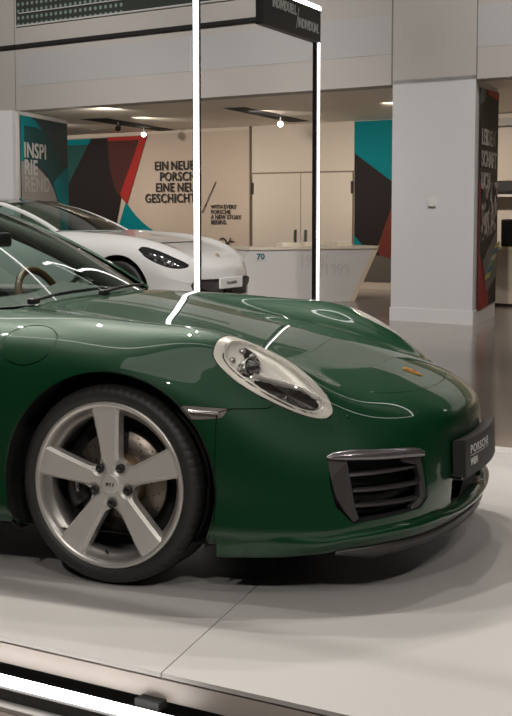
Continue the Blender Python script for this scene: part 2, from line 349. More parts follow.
# pale inset panels on the upper wall, dark rail, gallery window
t0=rbox('trim_4',-6.87,-.02,-.004,0,3.32,3.80,PALE,kind=K); rbox('trim_5',1.19,8,-.004,0,3.31,3.80,PALE,kind=K)
for i,(s0,s1) in enumerate([(-6.935,-6.925),(-.005,.012),(1.178,1.192)]): rbox('trim_%d'%(6+i),s0,s1,-.004,0,2.94,9,mat('joint_grey',(.16,.15,.14),.8),kind=K)
for i,s in enumerate((-3.3,-1.1)): rbox('trim_%d'%(9+i),s-.005,s+.005,-.007,0,3.32,3.80,mat('joint_light',(.50,.50,.50),.8),kind=K)
rbox('wall_rail',-14,-1.75,-.05,0,3.90,3.955,MATTEB,label='thin black rail running along the upper hall wall',cat='rail')
gm=mat('gallery_glass',(.035,.045,.04),.12,coat=.5); nt=gm.node_tree; bs=nt.nodes['Principled BSDF']
tc=nt.nodes.new('ShaderNodeTexCoord'); sx=nt.nodes.new('ShaderNodeSeparateXYZ'); nt.links.new(tc.outputs['Object'],sx.inputs[0])
def mth(op,a,b=None):
    n=nt.nodes.new('ShaderNodeMath'); n.operation=op
    for i,q in enumerate((a,b)):
        if q is None: continue
        if isinstance(q,(int,float)): n.inputs[i].default_value=q
        else: nt.links.new(q,n.inputs[i])
    return n.outputs[0]
uo=mth('ADD',mth('MULTIPLY',sx.outputs[0],float(U[0])/.105),mth('MULTIPLY',sx.outputs[1],float(U[1])/.105)); zo=mth('MULTIPLY',sx.outputs[2],1/.105)
fu=mth('SUBTRACT',mth('FRACT',uo),.5); fz=mth('SUBTRACT',mth('FRACT',zo),.5)
rr=mth('SQRT',mth('ADD',mth('MULTIPLY',fu,fu),mth('MULTIPLY',fz,fz))); dot=mth('LESS_THAN',rr,.27)
lim=mth('LESS_THAN',sx.outputs[0],float(R(-4.6,0,0)[0])); dot=mth('MULTIPLY',dot,lim)
mxn=nt.nodes.new('ShaderNodeMix'); mxn.data_type='RGBA'; nt.links.new(dot,mxn.inputs[0]); mxn.inputs[6].default_value=(.045,.052,.045,1); mxn.inputs[7].default_value=(.20,.26,.23,1); nt.links.new(mxn.outputs[2],bs.inputs['Base Color'])
wn=rbox('window_1',-6.88,-.06,-.010,0,4.25,6.9,gm,kind=K); rbox('window_2',1.25,8.6,-.010,0,4.25,6.9,gm,kind=K); rbox('window_sill',-6.88,-.06,-.03,0,4.225,4.25,mat('sill_grey',(.45,.44,.43),.5),wn)
rbox('window_handrail',-6.8,-.06,-.03,-.015,4.42,4.435,MATS['sill_grey'],wn)
# hall ceiling high above with dark service slots and glowing panels added for the paint to reflect
cb=MB(); cb.box((0,8,7.6),(40,34,.1)); cb.build('ceiling',mat('hall_ceiling',(.20,.19,.18),.8),kind=K)
for i,(x,y) in enumerate([(-4,4),(-4,9),(1.2,5.5),(1.2,10.5),(6,8)]):
    o=MB().box((x,y,7.45),(3.4,1.5,.12)).build('added_ceiling_panel',mat('panel_glow',(1,.95,.88),.5,emit=.12)); tag(o,'rectangular light panel high on the hall ceiling above the platform','light panel','hall ceiling light panels')
# wall behind the viewer and to the sides so that the paint has something to mirror
DKW=mat('dark_hall_wall',(.10,.095,.09),.7)
MB().box((0,-9,3.8),(40,.3,7.6)).build('wall_near',DKW,kind=K)
MB().box((-16,6,3.8),(.3,34,7.6)).build('wall_west',DKW,kind=K); MB().box((14,6,3.8),(.3,34,7.6)).build('wall_east',DKW,kind=K)
# ceiling slots with spotlights in the recess
def slot(name,pts,label):
    o=MB().prism([(x,y,2.944) for x,y in pts],(0,0,.004)).build(name,MATTEB,fix=True); return tag(o,label,'ceiling slot')
slot('ceiling_slot',[(-3.03,22.64),(-2.54,22.39),(-1.53,25.73),(-1.90,26.05)],'long dark recessed slot in the warm ceiling above the mural')
slot('ceiling_slot',[(-.507,20.21),(-.167,20.02),(.951,23.14),(.605,23.40)],'dark recessed slot in the warm ceiling in front of the double door')
for i,(x,y,on,l) in enumerate([(-2.142,25.1,1,'small lit spotlight hanging from the ceiling slot near the red mural tip'),(-2.444,23.3,0,'small unlit spotlight hanging in the ceiling slot above the mural'),(.409,22.1,1,'small lit spotlight hanging from the ceiling slot in front of the double door')]):
    e=empty('spotlight',(x,y,2.944),0,label=l,cat='spotlight',group='spotlights in the ceiling slots')
    MB().tube([(0,0,0),(0,0,-.07)],.012,8).build('stem',WHITE,e)
    b=MB(); b.tube([(0,.06,-.085),(0,-.05,-.12)],[.045,.052],14); b.build('lamp_head',WHITE if on else BLACKP,e)
    if on:
        b=MB(); b.tube([(0,-.0505,-.1202),(0,-.054,-.1214)],.044,14); b.build('lamp_lens',mat('spot_glow',(1,.93,.8),.5,emit=14),e)
for i,(x,y,l) in enumerate([(1.782,21.69,'small round downlight in the ceiling near the teal panel'),(-3.134,25.6,'small round downlight in the ceiling above the dark mural end')]):
    o=MB().lathe([(.0002,-.004),(.07,-.004),(.09,-.008),(.10,0)],24,'Z',(x,y,2.948)).build('downlight',WHITE,None); tag(o,l,'downlight','round downlights')
# ---- mural on the back wall (flat print)
def flat(name,pts,d,m,parent=None,th=.004,frame='B',**k):
    f={'B':lambda s,z,h:R(s,5.342-h,z),'P':lambda s,z,h:PR(s,z,h),'I':lambda s,z,h:IW(s,z,h)}[frame]
    n=len(pts); V=[f(s,z,d) for s,z in pts]+[f(s,z,d-th) for s,z in pts]
    return MB().add(V,[tuple(range(n)),tuple(range(n,2*n))[::-1]]+[(i,(i+1)%n,(i+1)%n+n,i+n) for i in range(n)]).build(name,m,parent,fix=True,**k)
TEAL=mat('teal_print',(.0,.18,.21),.6,spec=.12); TEALD=mat('dark_teal_print',(.02,.075,.068),.55,spec=.12); DARK=mat('charcoal_print',(.022,.018,.017),.6,spec=.12); RED=mat('red_print',(.36,.03,.025),.55,spec=.12); REDD=mat('dark_red_print',(.075,.025,.022),.55,spec=.12); GREIGE=mat('greige_print',(.50,.42,.345),.6,spec=.12)
Z0,Z1=.02,2.89
mu=flat('wall_mural',[(-13.5,Z0),(-6.45,Z0),(-6.45,Z1),(-13.5,Z1)],.010,GREIGE,label='wide wall mural in greige with teal, charcoal and red shapes behind the white car',cat='mural')
flat('mural_shape',[(-13.5,Z0),(-10.0,Z0),(-10.0,1.0),(-10.62,Z1-.03),(-13.5,Z1-.03)],.016,TEALD,mu)
flat('mural_shape',[(-13.5,2.74),(-10.57,2.74),(-10.62,Z1-.03),(-13.5,Z1-.03)],.018,TEAL,mu)
flat('mural_shape',[(-11.9,1.15),(-10.62,Z1-.03),(-9.30,Z1-.03),(-9.78,1.65),(-9.95,1.0),(-10.2,Z0),(-12.3,Z0)],.022,DARK,mu)
flat('mural_shape',[(-10.15,Z1-.08),(-9.28,Z1-.08),(-9.80,1.65),(-9.95,1.80),(-10.06,2.1),(-10.13,2.5)],.026,REDD,mu)
flat('mural_shape',[(-10.16,Z1-.02),(-9.05,Z1-.02),(-9.62,1.50),(-9.75,1.62),(-9.80,1.72),(-9.26,2.79),(-10.14,2.79)],.030,RED,mu)
arc=open_spline([(-9.66,1.55),(-9.35,1.25),(-8.95,1.0),(-8.45,.83),(-7.9,.70),(-7.2,.62),(-6.9,.64),(-6.46,.70)],4).tolist()
flat('mural_shape',arc+[(-6.46,.03),(-10.3,.03)],.020,TEAL,mu)
ut=U; uz=np.array([0,0,1.])
def btext(body,s,z,size,m,par,**k):
    kk=dict(k); return text_on('mural_lettering',body,size,R(s,5.342-.036,z),U,uz,m,par,**kk)
def bwords(lines,s_edge,z0,dz,size,right,m,par,**k):
    for i,line in enumerate(lines):
        ws=line.split(' '); wd=[max(v[0] for v in text_mesh(t,size,**k)[0]) for t in ws]; gap=size*.30*k.get('xs',1)
        x=s_edge-(sum(wd)+gap*(len(ws)-1)) if right else s_edge
        for t,q in zip(ws,wd): btext(t,x,z0-dz*i,size,m,par,**k); x+=q+gap
bwords(['EIN NEUER','PORSCHE','EINE NEUE','GESCHICHTE'],-7.655,2.175,.212,.245,True,BLACKINK,mu,bold=.005,xs=.95,space=1.08)
bwords(['WITH EVERY','PORSCHE','A NEW STORY','BEGINS.'],-7.394,1.415,.098,.108,False,BLACKINK,mu,bold=.0022,space=1.05)
flat('mural_slash',[(-7.63,1.33),(-7.61,1.33),(-7.26,1.93),(-7.28,1.93)],.036,BLACKINK,mu)
b=MB(); b.tube([R(-7.10+.085*math.cos(t),5.30,.77+.085*math.sin(t)) for t in np.linspace(0,2*math.pi,20,endpoint=False)],.012,5,closed=True); b.tube([R(-7.02,5.30,.72),R(-6.93,5.30,.80),R(-6.82,5.30,.80)],.010,5); b.tube([R(-7.0,5.30,.66),R(-6.9,5.30,.86)],.010,5); b.build('mural_emblem',BLACKINK,mu)
flat('mural_shape',[(-7.05,.66),(-6.90,.60),(-6.86,.64),(-7.0,.74)],.04,RED,mu)
# teal and charcoal panel right of the doors
m2=flat('wall_mural',[(-4.105,Z0+.12),(-2.6,Z0+.12),(-2.6,2.94),(-4.105,2.94)],.012,DARK,label='tall teal and charcoal wall mural between the double door and the pillar',cat='mural')
flat('mural_shape',[(-4.105,2.94),(-2.6,2.94),(-2.6,1.42),(-4.105,2.39)],.018,TEAL,m2)
flat('mural_shape',[(-3.62,.70),(-3.30,1.50),(-2.6,1.7),(-2.6,.45),(-3.45,.45)],.018,mat('rust_print',(.14,.035,.025),.6,spec=.12),m2)
flat('mural_shape',[(-4.1,.95),(-3.9,.75),(-4.1,.6)],.018,TEAL,m2)
flat('mural_shape',[(-4.105,.14),(-2.6,.14),(-2.6,.40),(-3.7,.62),(-4.105,.55)],.021,mat('grey_print',(.12,.105,.09),.6,spec=.12),m2)
rbox('baseboard_back',-4.10,9,5.31,5.342,0,.12,mat('skirting',(.5,.43,.35),.5),kind=K)
# double door
DW=mat('door_paint',(.58,.52,.44),.5); dj=mat('door_gap',(.20,.16,.12),.8)
fr=rbox('door_1',-6.40,-4.09,5.325,5.342,0,2.085,dj,kind=K)
for s0,s1 in ((-6.365,-5.26),(-5.245,-4.125)):
    l=rbox('door_leaf',s0,s1,5.30,5.33,.01,2.055,DW,fr); c=(-5.36 if s0<-6 else -5.13)
    for dz in (0,): MB().tube([R(c,5.25,.97),R(c,5.25,.80)],.012,6).build('door_handle',CHROME,l); 
    rbox('door_plate',c-.03,c+.03,5.285,5.30,.75,1.03,CHROME,l)
for s in (-6.36,-4.13): rbox('hinge',s-.02,s+.02,5.285,5.30,1.68,1.90,BLACKINK,fr)
rbox('trim_11',-6.45,-6.42,5.30,5.342,0,2.95,dj,kind=K)
# banner on the left wall
bn=flat('wall_banner_print',[(.105,.5),(2.30,.5),(2.30,2.886),(.105,2.886)],.020,mat('petrol_print',(.025,.045,.05),.5,spec=.12),frame='I',label='teal and dark wall banner with white INSPIRIEREND lettering, by the left pier',cat='banner'); bn.name='wall_banner_sign'
flat('banner_shape',[(.105,2.0),(.24,2.0),(.24,2.73),(.75,2.73),(1.05,2.70),(.85,2.80),(.55,2.886),(.105,2.886)],.026,TEAL,bn,frame='I')
g=open_spline([(1.05,2.72),(1.4,2.58),(1.8,2.36),(2.1,2.12),(2.30,1.85)],4).tolist()
flat('banner_shape',[(.24,2.73),(1.05,2.72)]+g[1:]+[(2.30,1.0),(1.75,1.0)]+open_spline([(1.80,1.50),(1.5,1.85),(1.0,2.1),(.5,2.18),(.105,2.18)],4).tolist()[:-1]+[(.24,2.17)],.024,mat('deep_teal_print',(.003,.055,.06),.5,spec=.12),bn,frame='I')
flat('banner_shape',open_spline([(.105,2.17),(.5,2.14),(.95,2.04),(1.45,1.82),(1.72,1.55),(1.85,1.2),(1.9,.5)],4).tolist()+[(.105,.5)],.027,mat('banner_grey',(.27,.255,.235),.6,spec=.12),bn,frame='I')
flat('banner_shape',[(2.30,2.15),(2.30,.5),(1.85,.5),(1.86,1.25),(1.78,1.55),(1.55,1.83),(1.9,2.0)],.028,TEAL,bn,frame='I')
for i,t in enumerate(['INSPI','RIE','REND']): text_on('banner_lettering',t,.335,IW(.20,2.235-.272*i,.032),iu,uz,mat('pale_print',(.42+.06*0,.42,.41),.6,spec=.12) if i<2 else mat('faint_print',(.36,.35,.33),.6,spec=.12),bn,bold=.008,xs=1.30,space=1.05)
# banner on the pillar side
bp_=flat('wall_banner_sign',[(.20,.16),(1.44,.20),(1.44,2.90),(.20,2.86)],.02,DARK,frame='P',label='tall LEIDENSCHAFTLICH banner with a race crowd on the side of the white pillar',cat='banner')
flat('banner_shape',[(.60,2.87),(1.44,2.90),(1.44,2.78),(.72,2.82)],.024,RED,bp_,frame='P')
flat('banner_shape',[(.20,2.86),(.55,2.87),(.48,2.72),(.20,2.66)],.024,mat('petrol2',(.02,.06,.07),.5),bp_,frame='P')
flat('banner_shape',[(.20,1.75),(.27,1.7),(.27,.9),(.55,.55),(.9,.30),(.9,.18),(.20,.16)],.026,mat('red2_print',(.24,.03,.025),.6,spec=.12),bp_,frame='P')
cm=mat('crowd_print',(.16,.14,.13),.7,spec=.12); nt=cm.node_tree; v=nt.nodes.new('ShaderNodeTexVoronoi'); v.inputs['Scale'].default_value=9; tcc=nt.nodes.new('ShaderNodeTexCoord'); nt.links.new(tcc.outputs['Object'],v.inputs['Vector']); rp=nt.nodes.new('ShaderNodeValToRGB'); rp.color_ramp.elements[0].color=(.02,.018,.018,1); rp.color_ramp.elements[1].color=(.50,.44,.40,1); rp.color_ramp.elements[0].position=.35; nt.links.new(v.outputs['Color'],rp.inputs['Fac']); nt.links.new(rp.outputs['Color'],nt.nodes['Principled BSDF'].inputs['Base Color'])
flat('crowd_picture',[(.35,1.0),(1.44,1.15),(1.44,1.75),(.30,1.72)],.028,cm,bp_,frame='P')
flat('track_picture',[(.45,.75),(1.44,1.15),(1.44,.55),(.75,.35)],.030,mat('track_grey',(.10,.09,.085),.7),bp_,frame='P')
for i in range(6):
    c=[(.30,.26,.05),(.03,.09,.14),(.10,.20,.06),(.32,.28,.20),(.03,.08,.12),(.30,.25,.05)][i]
    a=.62+i*.13; z=.52+i*.075; flat('kerb_picture',[(a,z),(a+.30,z+.02),(a+.38,z+.09),(a+.08,z+.06)],.034,mat('kerb_%d'%i,c,.7),bp_,frame='P')
for i,t in enumerate(['LEIDEN','SCHAFT','LICH']): text_on('banner_lettering',t,.27,PR(.27,2.19-.265*i,.034),uu,uz,mat('dim_print',(.30,.28,.26),.6,spec=.12),bp_,bold=.006,xs=1.02)
rbox('light_switch',.565,.655,-.03,0,1.435,1.53,mat('switch_white',(.62,.61,.58),.4),label='small square white switch on the front of the pillar',cat='switch')
# ---- right counter beyond the pillar
cdir=U
def rc(s,d,z): return R(s,d,z)
q=rbox('kitchen_counter',-.45,6,3.07,3.8,0,.82,mat('counter_front',(.60,.52,.42),.5),label='beige low counter standing behind the pillar at the right edge',cat='counter')
rbox('counter_top',-.47,6,3.03,3.83,.82,.855,mat('counter_top',(.68,.62,.48),.3),q); rbox('counter_plinth',-.40,6,3.06,3.1,0,.04,DARK,q)
q=rbox('wall_shelf',-2.2,6.5,4.9,5.33,1.60,1.64,mat('shelf_white',(.6,.57,.52),.4),label='long white wall shelf above the counter at the right edge',cat='shelf')
m_=MB(); m_.box(tuple(R(.10,3.5,1.055)),(.60,.30,.40),Matrix.Rotation(-TH,3,'Z'),bev=.02); tag(m_.build('coffee_machine',BLACKP,),'squat black machine standing on the beige counter','machine')
rbox('trim_12',-2.2,8.5,5.1,5.34,2.74,2.86,mat('bulkhead',(.33,.31,.29),.6),kind=K)
mc=MB(); mc.box(tuple(R(-1.1,5.1,1.75)),(.9,.14,.22),Matrix.Rotation(-TH,3,'Z'),bev=.05); tag(mc.build('storage_case',BLACKP),'long dark case lying on the white wall shelf','case')
# ---- reception counter
cu_=np.array([math.cos(math.radians(24.5)),math.sin(math.radians(24.5)),0]); cn=np.array([-cu_[1],cu_[0],0]); C0=np.array([1.436,19.86,0])
def CT(s,z,d=0): return C0+cu_*s+cn*d+np.array([0,0,z])
CM=mat('counter_white',(.55,.53,.52),.45)
RCN=MB().prism([CT(-2.15,.0),CT(0,.0),CT(.41,.80),CT(-1.68,.80)],tuple(cn*.62)).build('reception_counter',CM,fix=True,label='slanted white reception counter with faint year lettering in front of the doors',cat='counter')
MB().prism([CT(-1.70,.80,-.02),CT(.47,.80,-.02),CT(.50,.84,-.02),CT(-1.69,.84,-.02)],tuple(cn*.68)).build('counter_top',mat('counter_top2',(.62,.56,.46),.35),RCN,fix=True)
MB().prism([CT(.0,.0,.0),CT(.085,.0,.0),CT(.495,.80,.0),CT(.41,.80,.0)],tuple(cn*.62)).build('counter_end',mat('counter_end',(.58,.48,.36),.5),RCN,fix=True)
gy=mat('faint_grey_print',(.45,.44,.43),.6,spec=.12)
text_on('counter_lettering','1948/',.24,CT(-.87,.55,-.004),cu_,uz,mat('faint_beige',(.50,.47,.44),.6),RCN,bold=.003,xs=.9)
text_on('counter_lettering','/1999',.24,CT(-.52,.41,-.004),cu_,uz,mat('faint_grey2',(.48,.46,.45),.6),RCN,bold=.003,xs=.95)
text_on('counter_lettering','70',.12,CT(-1.57,.665,-.004),cu_,uz,mat('petrol_ink',(.03,.12,.16),.5,spec=.12),RCN,bold=.004,xs=1.1)
rb=MB(); rb.add([CT(-1.60,.635,-.003),CT(-1.41,.635,-.003),CT(-1.41,.65,-.003),CT(-1.60,.65,-.003)],[(0,1,2,3)]); rb.build('counter_line',gy,RCN)
for i,(s0,s1,h,l) in enumerate([(-1.05,-.75,.05,'low cream leaflet tray at the left on the reception counter'),(-.68,-.45,.055,'cream leaflet tray beside the lit post on the reception counter'),(-.12,.14,.06,'wider cream leaflet box at the right on the reception counter')]):
    o=MB(); P=[CT(s0,.84,.2),CT(s1,.84,.2),CT(s1,.84,.42),CT(s0,.84,.42)]; o.prism(P,(0,0,h)); o=o.build('leaflet_tray',mat('cream',(.72,.64,.50),.5),fix=True); tag(o,l,'tray','leaflet trays on the counter')
    sh_=MB(); P=[CT(s0+.02,.84+h,.22),CT(s1-.02,.84+h,.22),CT(s1-.02,.84+h,.40),CT(s0+.02,.84+h,.40)]; sh_.prism(P,(0,0,.008)); sh_.build('leaflets',WHITE,o,fix=True)
# ---- platforms

pu=np.array([.853,-.522,0]); pq=np.array([.522,.853,0]); F0=np.array([-.755,3.728,0])
def PF(a,b,z): return F0+pu*a+pq*b+np.array([0,0,z])
PT=mat('platform_white',(.46,.445,.43),.30,noise=(.7,.02)); PS=mat('platform_side',(.42,.37,.335),.4)
JD=np.array([.356,1.128]); JD/=np.linalg.norm(JD); J0=np.array([-.252,3.438])
def onj(b,off): # joint point at depth b across the platform
    p=J0+JD*((b-((J0-F0[:2])@pq[:2]))/(JD@pq[:2])); return ((p-F0[:2])@pu[:2])+off
PLT=MB().prism([PF(-5.5,.002,.062),PF(4.2,.002,.062),PF(4.2,3.68,.062),PF(-5.5,3.68,.062)],(0,0,.0585)).build('display_platform',PS,fix=True,label='large pale display platform carrying the green car',cat='platform')
W3=3.70
for k,(x0,x1) in enumerate([((-5.5,-5.5),(onj(0,-.0018),onj(W3,-.0018))),((onj(0,.0018),onj(W3,.0018)),(4.2,4.2))]):
    MB().prism([PF(x0[0],0,.127),PF(x1[0],0,.127),PF(x1[1],W3,.127),PF(x0[1],W3,.127)],(0,0,.013)).build('top_panel',PT,PLT,fix=True)
MB().prism([PF(-5.4,.05,0),PF(4.1,.05,0),PF(4.1,3.6,0),PF(-5.4,3.6,0)],(0,0,.062)).build('platform_base',MATTEB,PLT,fix=True)
for i,(x,y) in enumerate([(1.245,6.629),(1.262,6.62),(1.279,6.613),(1.30,6.604),(1.317,6.598),(1.345,6.59)]):
    MB().box((x,y,.1403),(.010,.005,.0006)).build('printed_mark',BLACKINK,PLT)
FLB=MB().prism([PF(-5.3,-.040,0),PF(4,-.040,0),PF(4,-.125,0),PF(-5.3,-.125,0)],(0,0,.045)).build('floor_light_bar',BLACKP,None,fix=True,label='bright white light bar on the floor along the platform front edge',cat='light bar')
MB().prism([PF(-5.3,-.047,.045),PF(.66,-.047,.045),PF(.66,-.108,.045),PF(-5.3,-.108,.045)],(0,0,.005)).build('light_strip',mat('floor_led',(1,.97,.94),.5,emit=6),FLB,fix=True)
MB().prism([PF(-5.3,-.125,0),PF(4,-.125,0),PF(4,-.165,0),PF(-5.3,-.165,0)],(0,0,.012)).build('edge_profile',mat('alu',(.5,.49,.47),.35,.6),FLB,fix=True)
MB().add([tuple(PF(a,b,z)) for a in(.52,.60) for b in(-.036,.02) for z in(.0455,.068)],[(0,1,3,2),(4,6,7,5),(0,4,5,1),(2,3,7,6),(0,2,6,4),(1,5,7,3)]).build('bracket',MATTEB,FLB,fix=True)
MB().box((-1.16-1.45*.891,15.75+1.45*.454,.07),(5.2,2.1,.14),Matrix.Rotation(-math.radians(27),3,'Z')).build('display_platform',PT,None,label='pale platform under the white saloon',cat='platform')
# ---- tall illuminated portal behind the car
A=np.array([-.348,7.94,0]); B=np.array([.452,9.80,0]); pd=(B-A)/np.linalg.norm(B-A); pn=np.array([pd[1],-pd[0],0])
HT=2.845
def pbox(p0,p1,w0,w1,h0,h1):
    # box along pd from p0 to p1 (metres from A), across pn w0..w1, heights h0..h1
    V=[A+pd*a+pn*b+np.array([0,0,c]) for a in(p0,p1) for b in(w0,w1) for c in(h0,h1)]; return V,[(0,1,3,2),(4,6,7,5),(0,4,5,1),(2,3,7,6),(0,2,6,4),(1,5,7,3)]
L_=float(np.linalg.norm(B-A))
LF=MB().add(*pbox(-.030,-.014,-.022,.024,0,HT)).build('light_portal',BLACKP,fix=True,label='tall black portal frame with white light strips standing behind the green car',cat='light frame')
MB().add(*pbox(L_-.02,L_+.03,-.026,.006,0,HT)).build('post',BLACKP,LF,fix=True)
MB().add(*pbox(-.036,-.031,-.015,.018,0,HT)).build('light_strip',LED,LF,fix=True)
MB().add(*pbox(L_+.002,L_+.022,.007,.016,0,HT)).build('light_strip',LED,LF,fix=True)
MB().add(*pbox(-.02,L_+.03,-.026,.02,HT,HT+.012)).build('beam',BLACKP,LF,fix=True)
MB().add(*pbox(-.044,L_+.03,-.020,.020,HT+.013,HT+.045)).build('light_strip',LED,LF,fix=True)
SG=MB().add(*pbox(L_-1.08,L_+.0,-.03,.028,HT-.222,HT-.002)).build('sign_board',mat('sign_dark',(.028,.026,.025),.5),LF,fix=True)
so=A+pd*(L_-.86)+pn*.0285
text_on('sign_lettering','INDIVIDUELL',.092,A+pd*(L_-.93)+pn*.0295+np.array([0,0,HT-.085]),pd,uz,WHITE,SG,bold=.0025,xs=.82)
text_on('sign_lettering','INDIVIDUAL',.092,A+pd*(L_-.455)+pn*.0295+np.array([0,0,HT-.160]),pd,uz,WHITE,SG,bold=.0025,xs=.82)
V=[A+pd*(L_-.50+a)+pn*.0297+np.array([0,0,HT-.180+c]) for a,c in ((0,0),(.014,0),(.064,.15),(.05,.15))]; mk('sign_slash',V,[(0,1,2,3)],WHITE,SG)
# unseen light frame added above the platform for paint and glass to reflect
oc=np.array([.1,5.3,0]); ox,oy=pu,pq
def OP(a,b,z): return oc+ox*a+oy*b+np.array([0,0,z])
FR4=[(-2.6,-1.6),(2.6,-1.6),(2.6,1.75),(-2.6,1.75)]
LO=MB()
for i in range(4):
    a,b=FR4[i],FR4[(i+1)%4]; p,q=OP(*a,3.12),OP(*b,3.12); LO.tube([p,q],.03,6)
LFO=LO.build('reflection_light_frame',BLACKP,None,label='rectangular frame of light strips hung over the green car',cat='light frame')
for i in range(4):
    a,b=FR4[i],FR4[(i+1)%4]; p,q=OP(*a,3.08),OP(*b,3.08); MB().tube([p,q],.022,6).build('light_strip',LED,LFO)
for a,b in FR4: MB().tube([OP(a,b,3.14),OP(a,b,7.5)],.004,5).build('suspension_wire',CHROME,LFO)
# ---------------- the green sports car ----------------
PHI=math.radians(21)
CAR=empty('sports_car',(-.1802,5.0661,.141),-PHI,label='dark green two-door sports car with silver five-spoke wheels on the pale platform',cat='car')
S=Surf(RINGS)
FR=surf_mesh(S,9,20,231,0,10,171)       # front half body, y>0
RR=surf_mesh(S,1,9,81,0,10,101)
UN=surf_mesh(S,1,19.5,60,10,12,9)
def arch(M,cx,R):
    V=M[0]; return clip(M,np.where(V[:,1]>.55,np.hypot(V[:,0]-cx,V[:,2]-.335)-R,1.0))
FR=arch(FR,.0,.385)
RR=arch(RR,0,.385); RR=arch(RR,-2.45,.385)
# hood outline in plan (x,y), y>=0
HOODP=open_spline([(-.47,-.2),(-.47,.2),(-.49,.45),(-.50,.585)],4).tolist()+open_spline([(-.49,.60),(-.2,.592),(.1,.583),(.3,.575),(.48,.565),(.60,.535),(.70,.495),(.78,.445),(.835,.38),(.872,.29),(.898,.17),(.908,.05),(.908,-.2)],6).tolist()
def up(M): return M[1][:,2]>.25
def fin(M,P,cols,g,valid=None,sign=1):
    d=sdf(M[0][:,cols],P); 
    if valid is not None: d=np.where(valid,d,-.05)
    return sign*d-g
hood=clip(FR,fin(FR,HOODP,[0,1],.0022,up(FR)))
rest=clip(FR,fin(FR,HOODP,[0,1],.0022,up(FR),-1))
rest=clip(rest,np.where(up(rest)&(rest[0][:,1]<.66)&(rest[0][:,2]>.84),rest[0][:,0]+.515,1.0))
# lamp frame
LC=np.array([.5225,.6971,.694]); LE1=np.array([.8501,-.1098,-.515]); LE2=np.array([.2227,-.8112,.5407]); LN=np.array([.4772,.5743,.6652])
LQ=closed_spline([(-.2118,-.0540),(-.2240,-.0080),(-.2110,.040),(-.1559,.0820),(-.0891,.0970),(-.0084,.0980),(.0667,.0860),(.1406,.0660),(.194,.0420),(.2200,.0150),(.2154,-.0151),(.1843,-.0412),(.1273,-.0640),(.0556,-.0820),(-.019,-.0945),(-.0917,-.0975),(-.1538,-.0870),(-.194,-.0720)],6)
IQ=closed_spline([(-.178,-.038),(-.186,.004),(-.172,.036),(-.130,.057),(-.069,.066),(.012,.064),(.092,.052),(.155,.030),(.184,.006),(.176,-.020),(.140,-.040),(.080,-.058),(-.006,-.071),(-.094,-.072),(-.150,-.060)],6)
def lq(V): return np.stack([(V-LC)@LE1,(V-LC)@LE2],1)
def lvalid(M): return (M[1]@LN>.3)&(M[0][:,0]>.1)
def lamp_in(M,P,g,sign=1):
    d=np.where(lvalid(M),sdf(lq(M[0]),P),-.05); return clip(M,sign*d-g)
lampraw=lamp_in(rest,LQ,.002)
rest=lamp_in(rest,LQ,.0018,-1)
# bumper / fender split in side view (x,z)
BP=[(.385,-.1),(.385,.6),(.425,.612),(.53,.612),(.575,.64),(.63,.70),(.68,.80),(1.3,.8),(1.3,-.1)]
bump=clip(rest,fin(rest,BP,[0,2],.0018)); fend=clip(rest,fin(rest,BP,[0,2],.0018,None,-1))
# side marker
MP=open_spline([(.262,.620),(.30,.621),(.405,.614)],3).tolist()+[(.418,.611),(.405,.588),(.398,.583)]+[(.34,.578),(.300,.577),(.288,.580)]
mk_raw=merge(fend,bump)
marker=clip(mk_raw,np.where(mk_raw[0][:,1]>.6,sdf(mk_raw[0][:,[0,2]],MP),-.05)-.0008)
fend=clip(fend,np.where(fend[0][:,1]>.6,-sdf(fend[0][:,[0,2]],MP),.05)-.0008)
bump=clip(bump,np.where(bump[0][:,1]>.6,-sdf(bump[0][:,[0,2]],MP),.05)-.0008)
# side intake opening in an oblique plane (t,z)
def tz(V): return np.stack([(V[:,0]-.723)*.655-(V[:,1]-.74)*.756,V[:,2]],1)
I3=np.array([(.723,.74,.453),(.744,.716,.476),(.831,.647,.476),(.943,.498,.456),(.966,.457,.440),(.971,.453,.420),(.986,.457,.292),(.973,.50,.263),(.891,.651,.255),(.807,.733,.248),(.757,.755,.302),(.737,.757,.371)])
IP=tz(I3)
bump_full=bump
def iv(M): return (M[1][:,0]>.15)&(M[0][:,0]>.6)
bump=clip(bump,np.where(iv(bump),-sdf(tz(bump[0]),IP),.05))
# centre grille opening, front view (y,z)
CP=[(-.3,.405),(.10,.405),(.20,.40),(.235,.385),(.262,.30),(.270,.25),(.262,.232),(-.3,.225)]
bump=clip(bump,np.where((bump[0][:,0]>.9),-sdf(bump[0][:,[1,2]],CP),.05))
# fuel flap on the near (right) fender
FC=np.array([-.318,-.828,.797]); 
def fuel_d(V): 
    a=(V-FC); u=a[:,0]; nn=np.array([.0,-.80,.60]); v=a@np.array([0,.60,.80]); return np.where((a@nn>-.06)&(V[:,1]<0),.0+np.hypot(u/.108,v/.082)-1,9)*.09
near=mir(fend)
fuel=clip(near,-fuel_d(near[0])-.0022); near=clip(near,fuel_d(near[0])-.0022)
panel('hood',merge(hood,mir(hood)),PAINT,CAR,.012)
panel('front_bumper',merge(bump,mir(bump)),PAINT,CAR,.012)
panel('front_fender',fend,PAINT,CAR,.012); panel('front_fender',near,PAINT,CAR,.012)
panel('fuel_flap',fuel,PAINT,CAR,.012)
# dark inner skin just below the panels so the seams read as gaps
inn=merge(hood,rest); 
inn=clip(inn,np.where(iv(inn),-sdf(tz(inn[0]),IP),.05)); inn=clip(inn,np.where((inn[0][:,0]>.9),-sdf(inn[0][:,[1,2]],CP),.05))
inn=(inn[0]-inn[1]*.012,inn[1],inn[2]); i2=mir(inn)
ii=merge(inn,i2); mk('inner_panel',ii[0],ii[2],MATTEB,CAR,smooth=True)
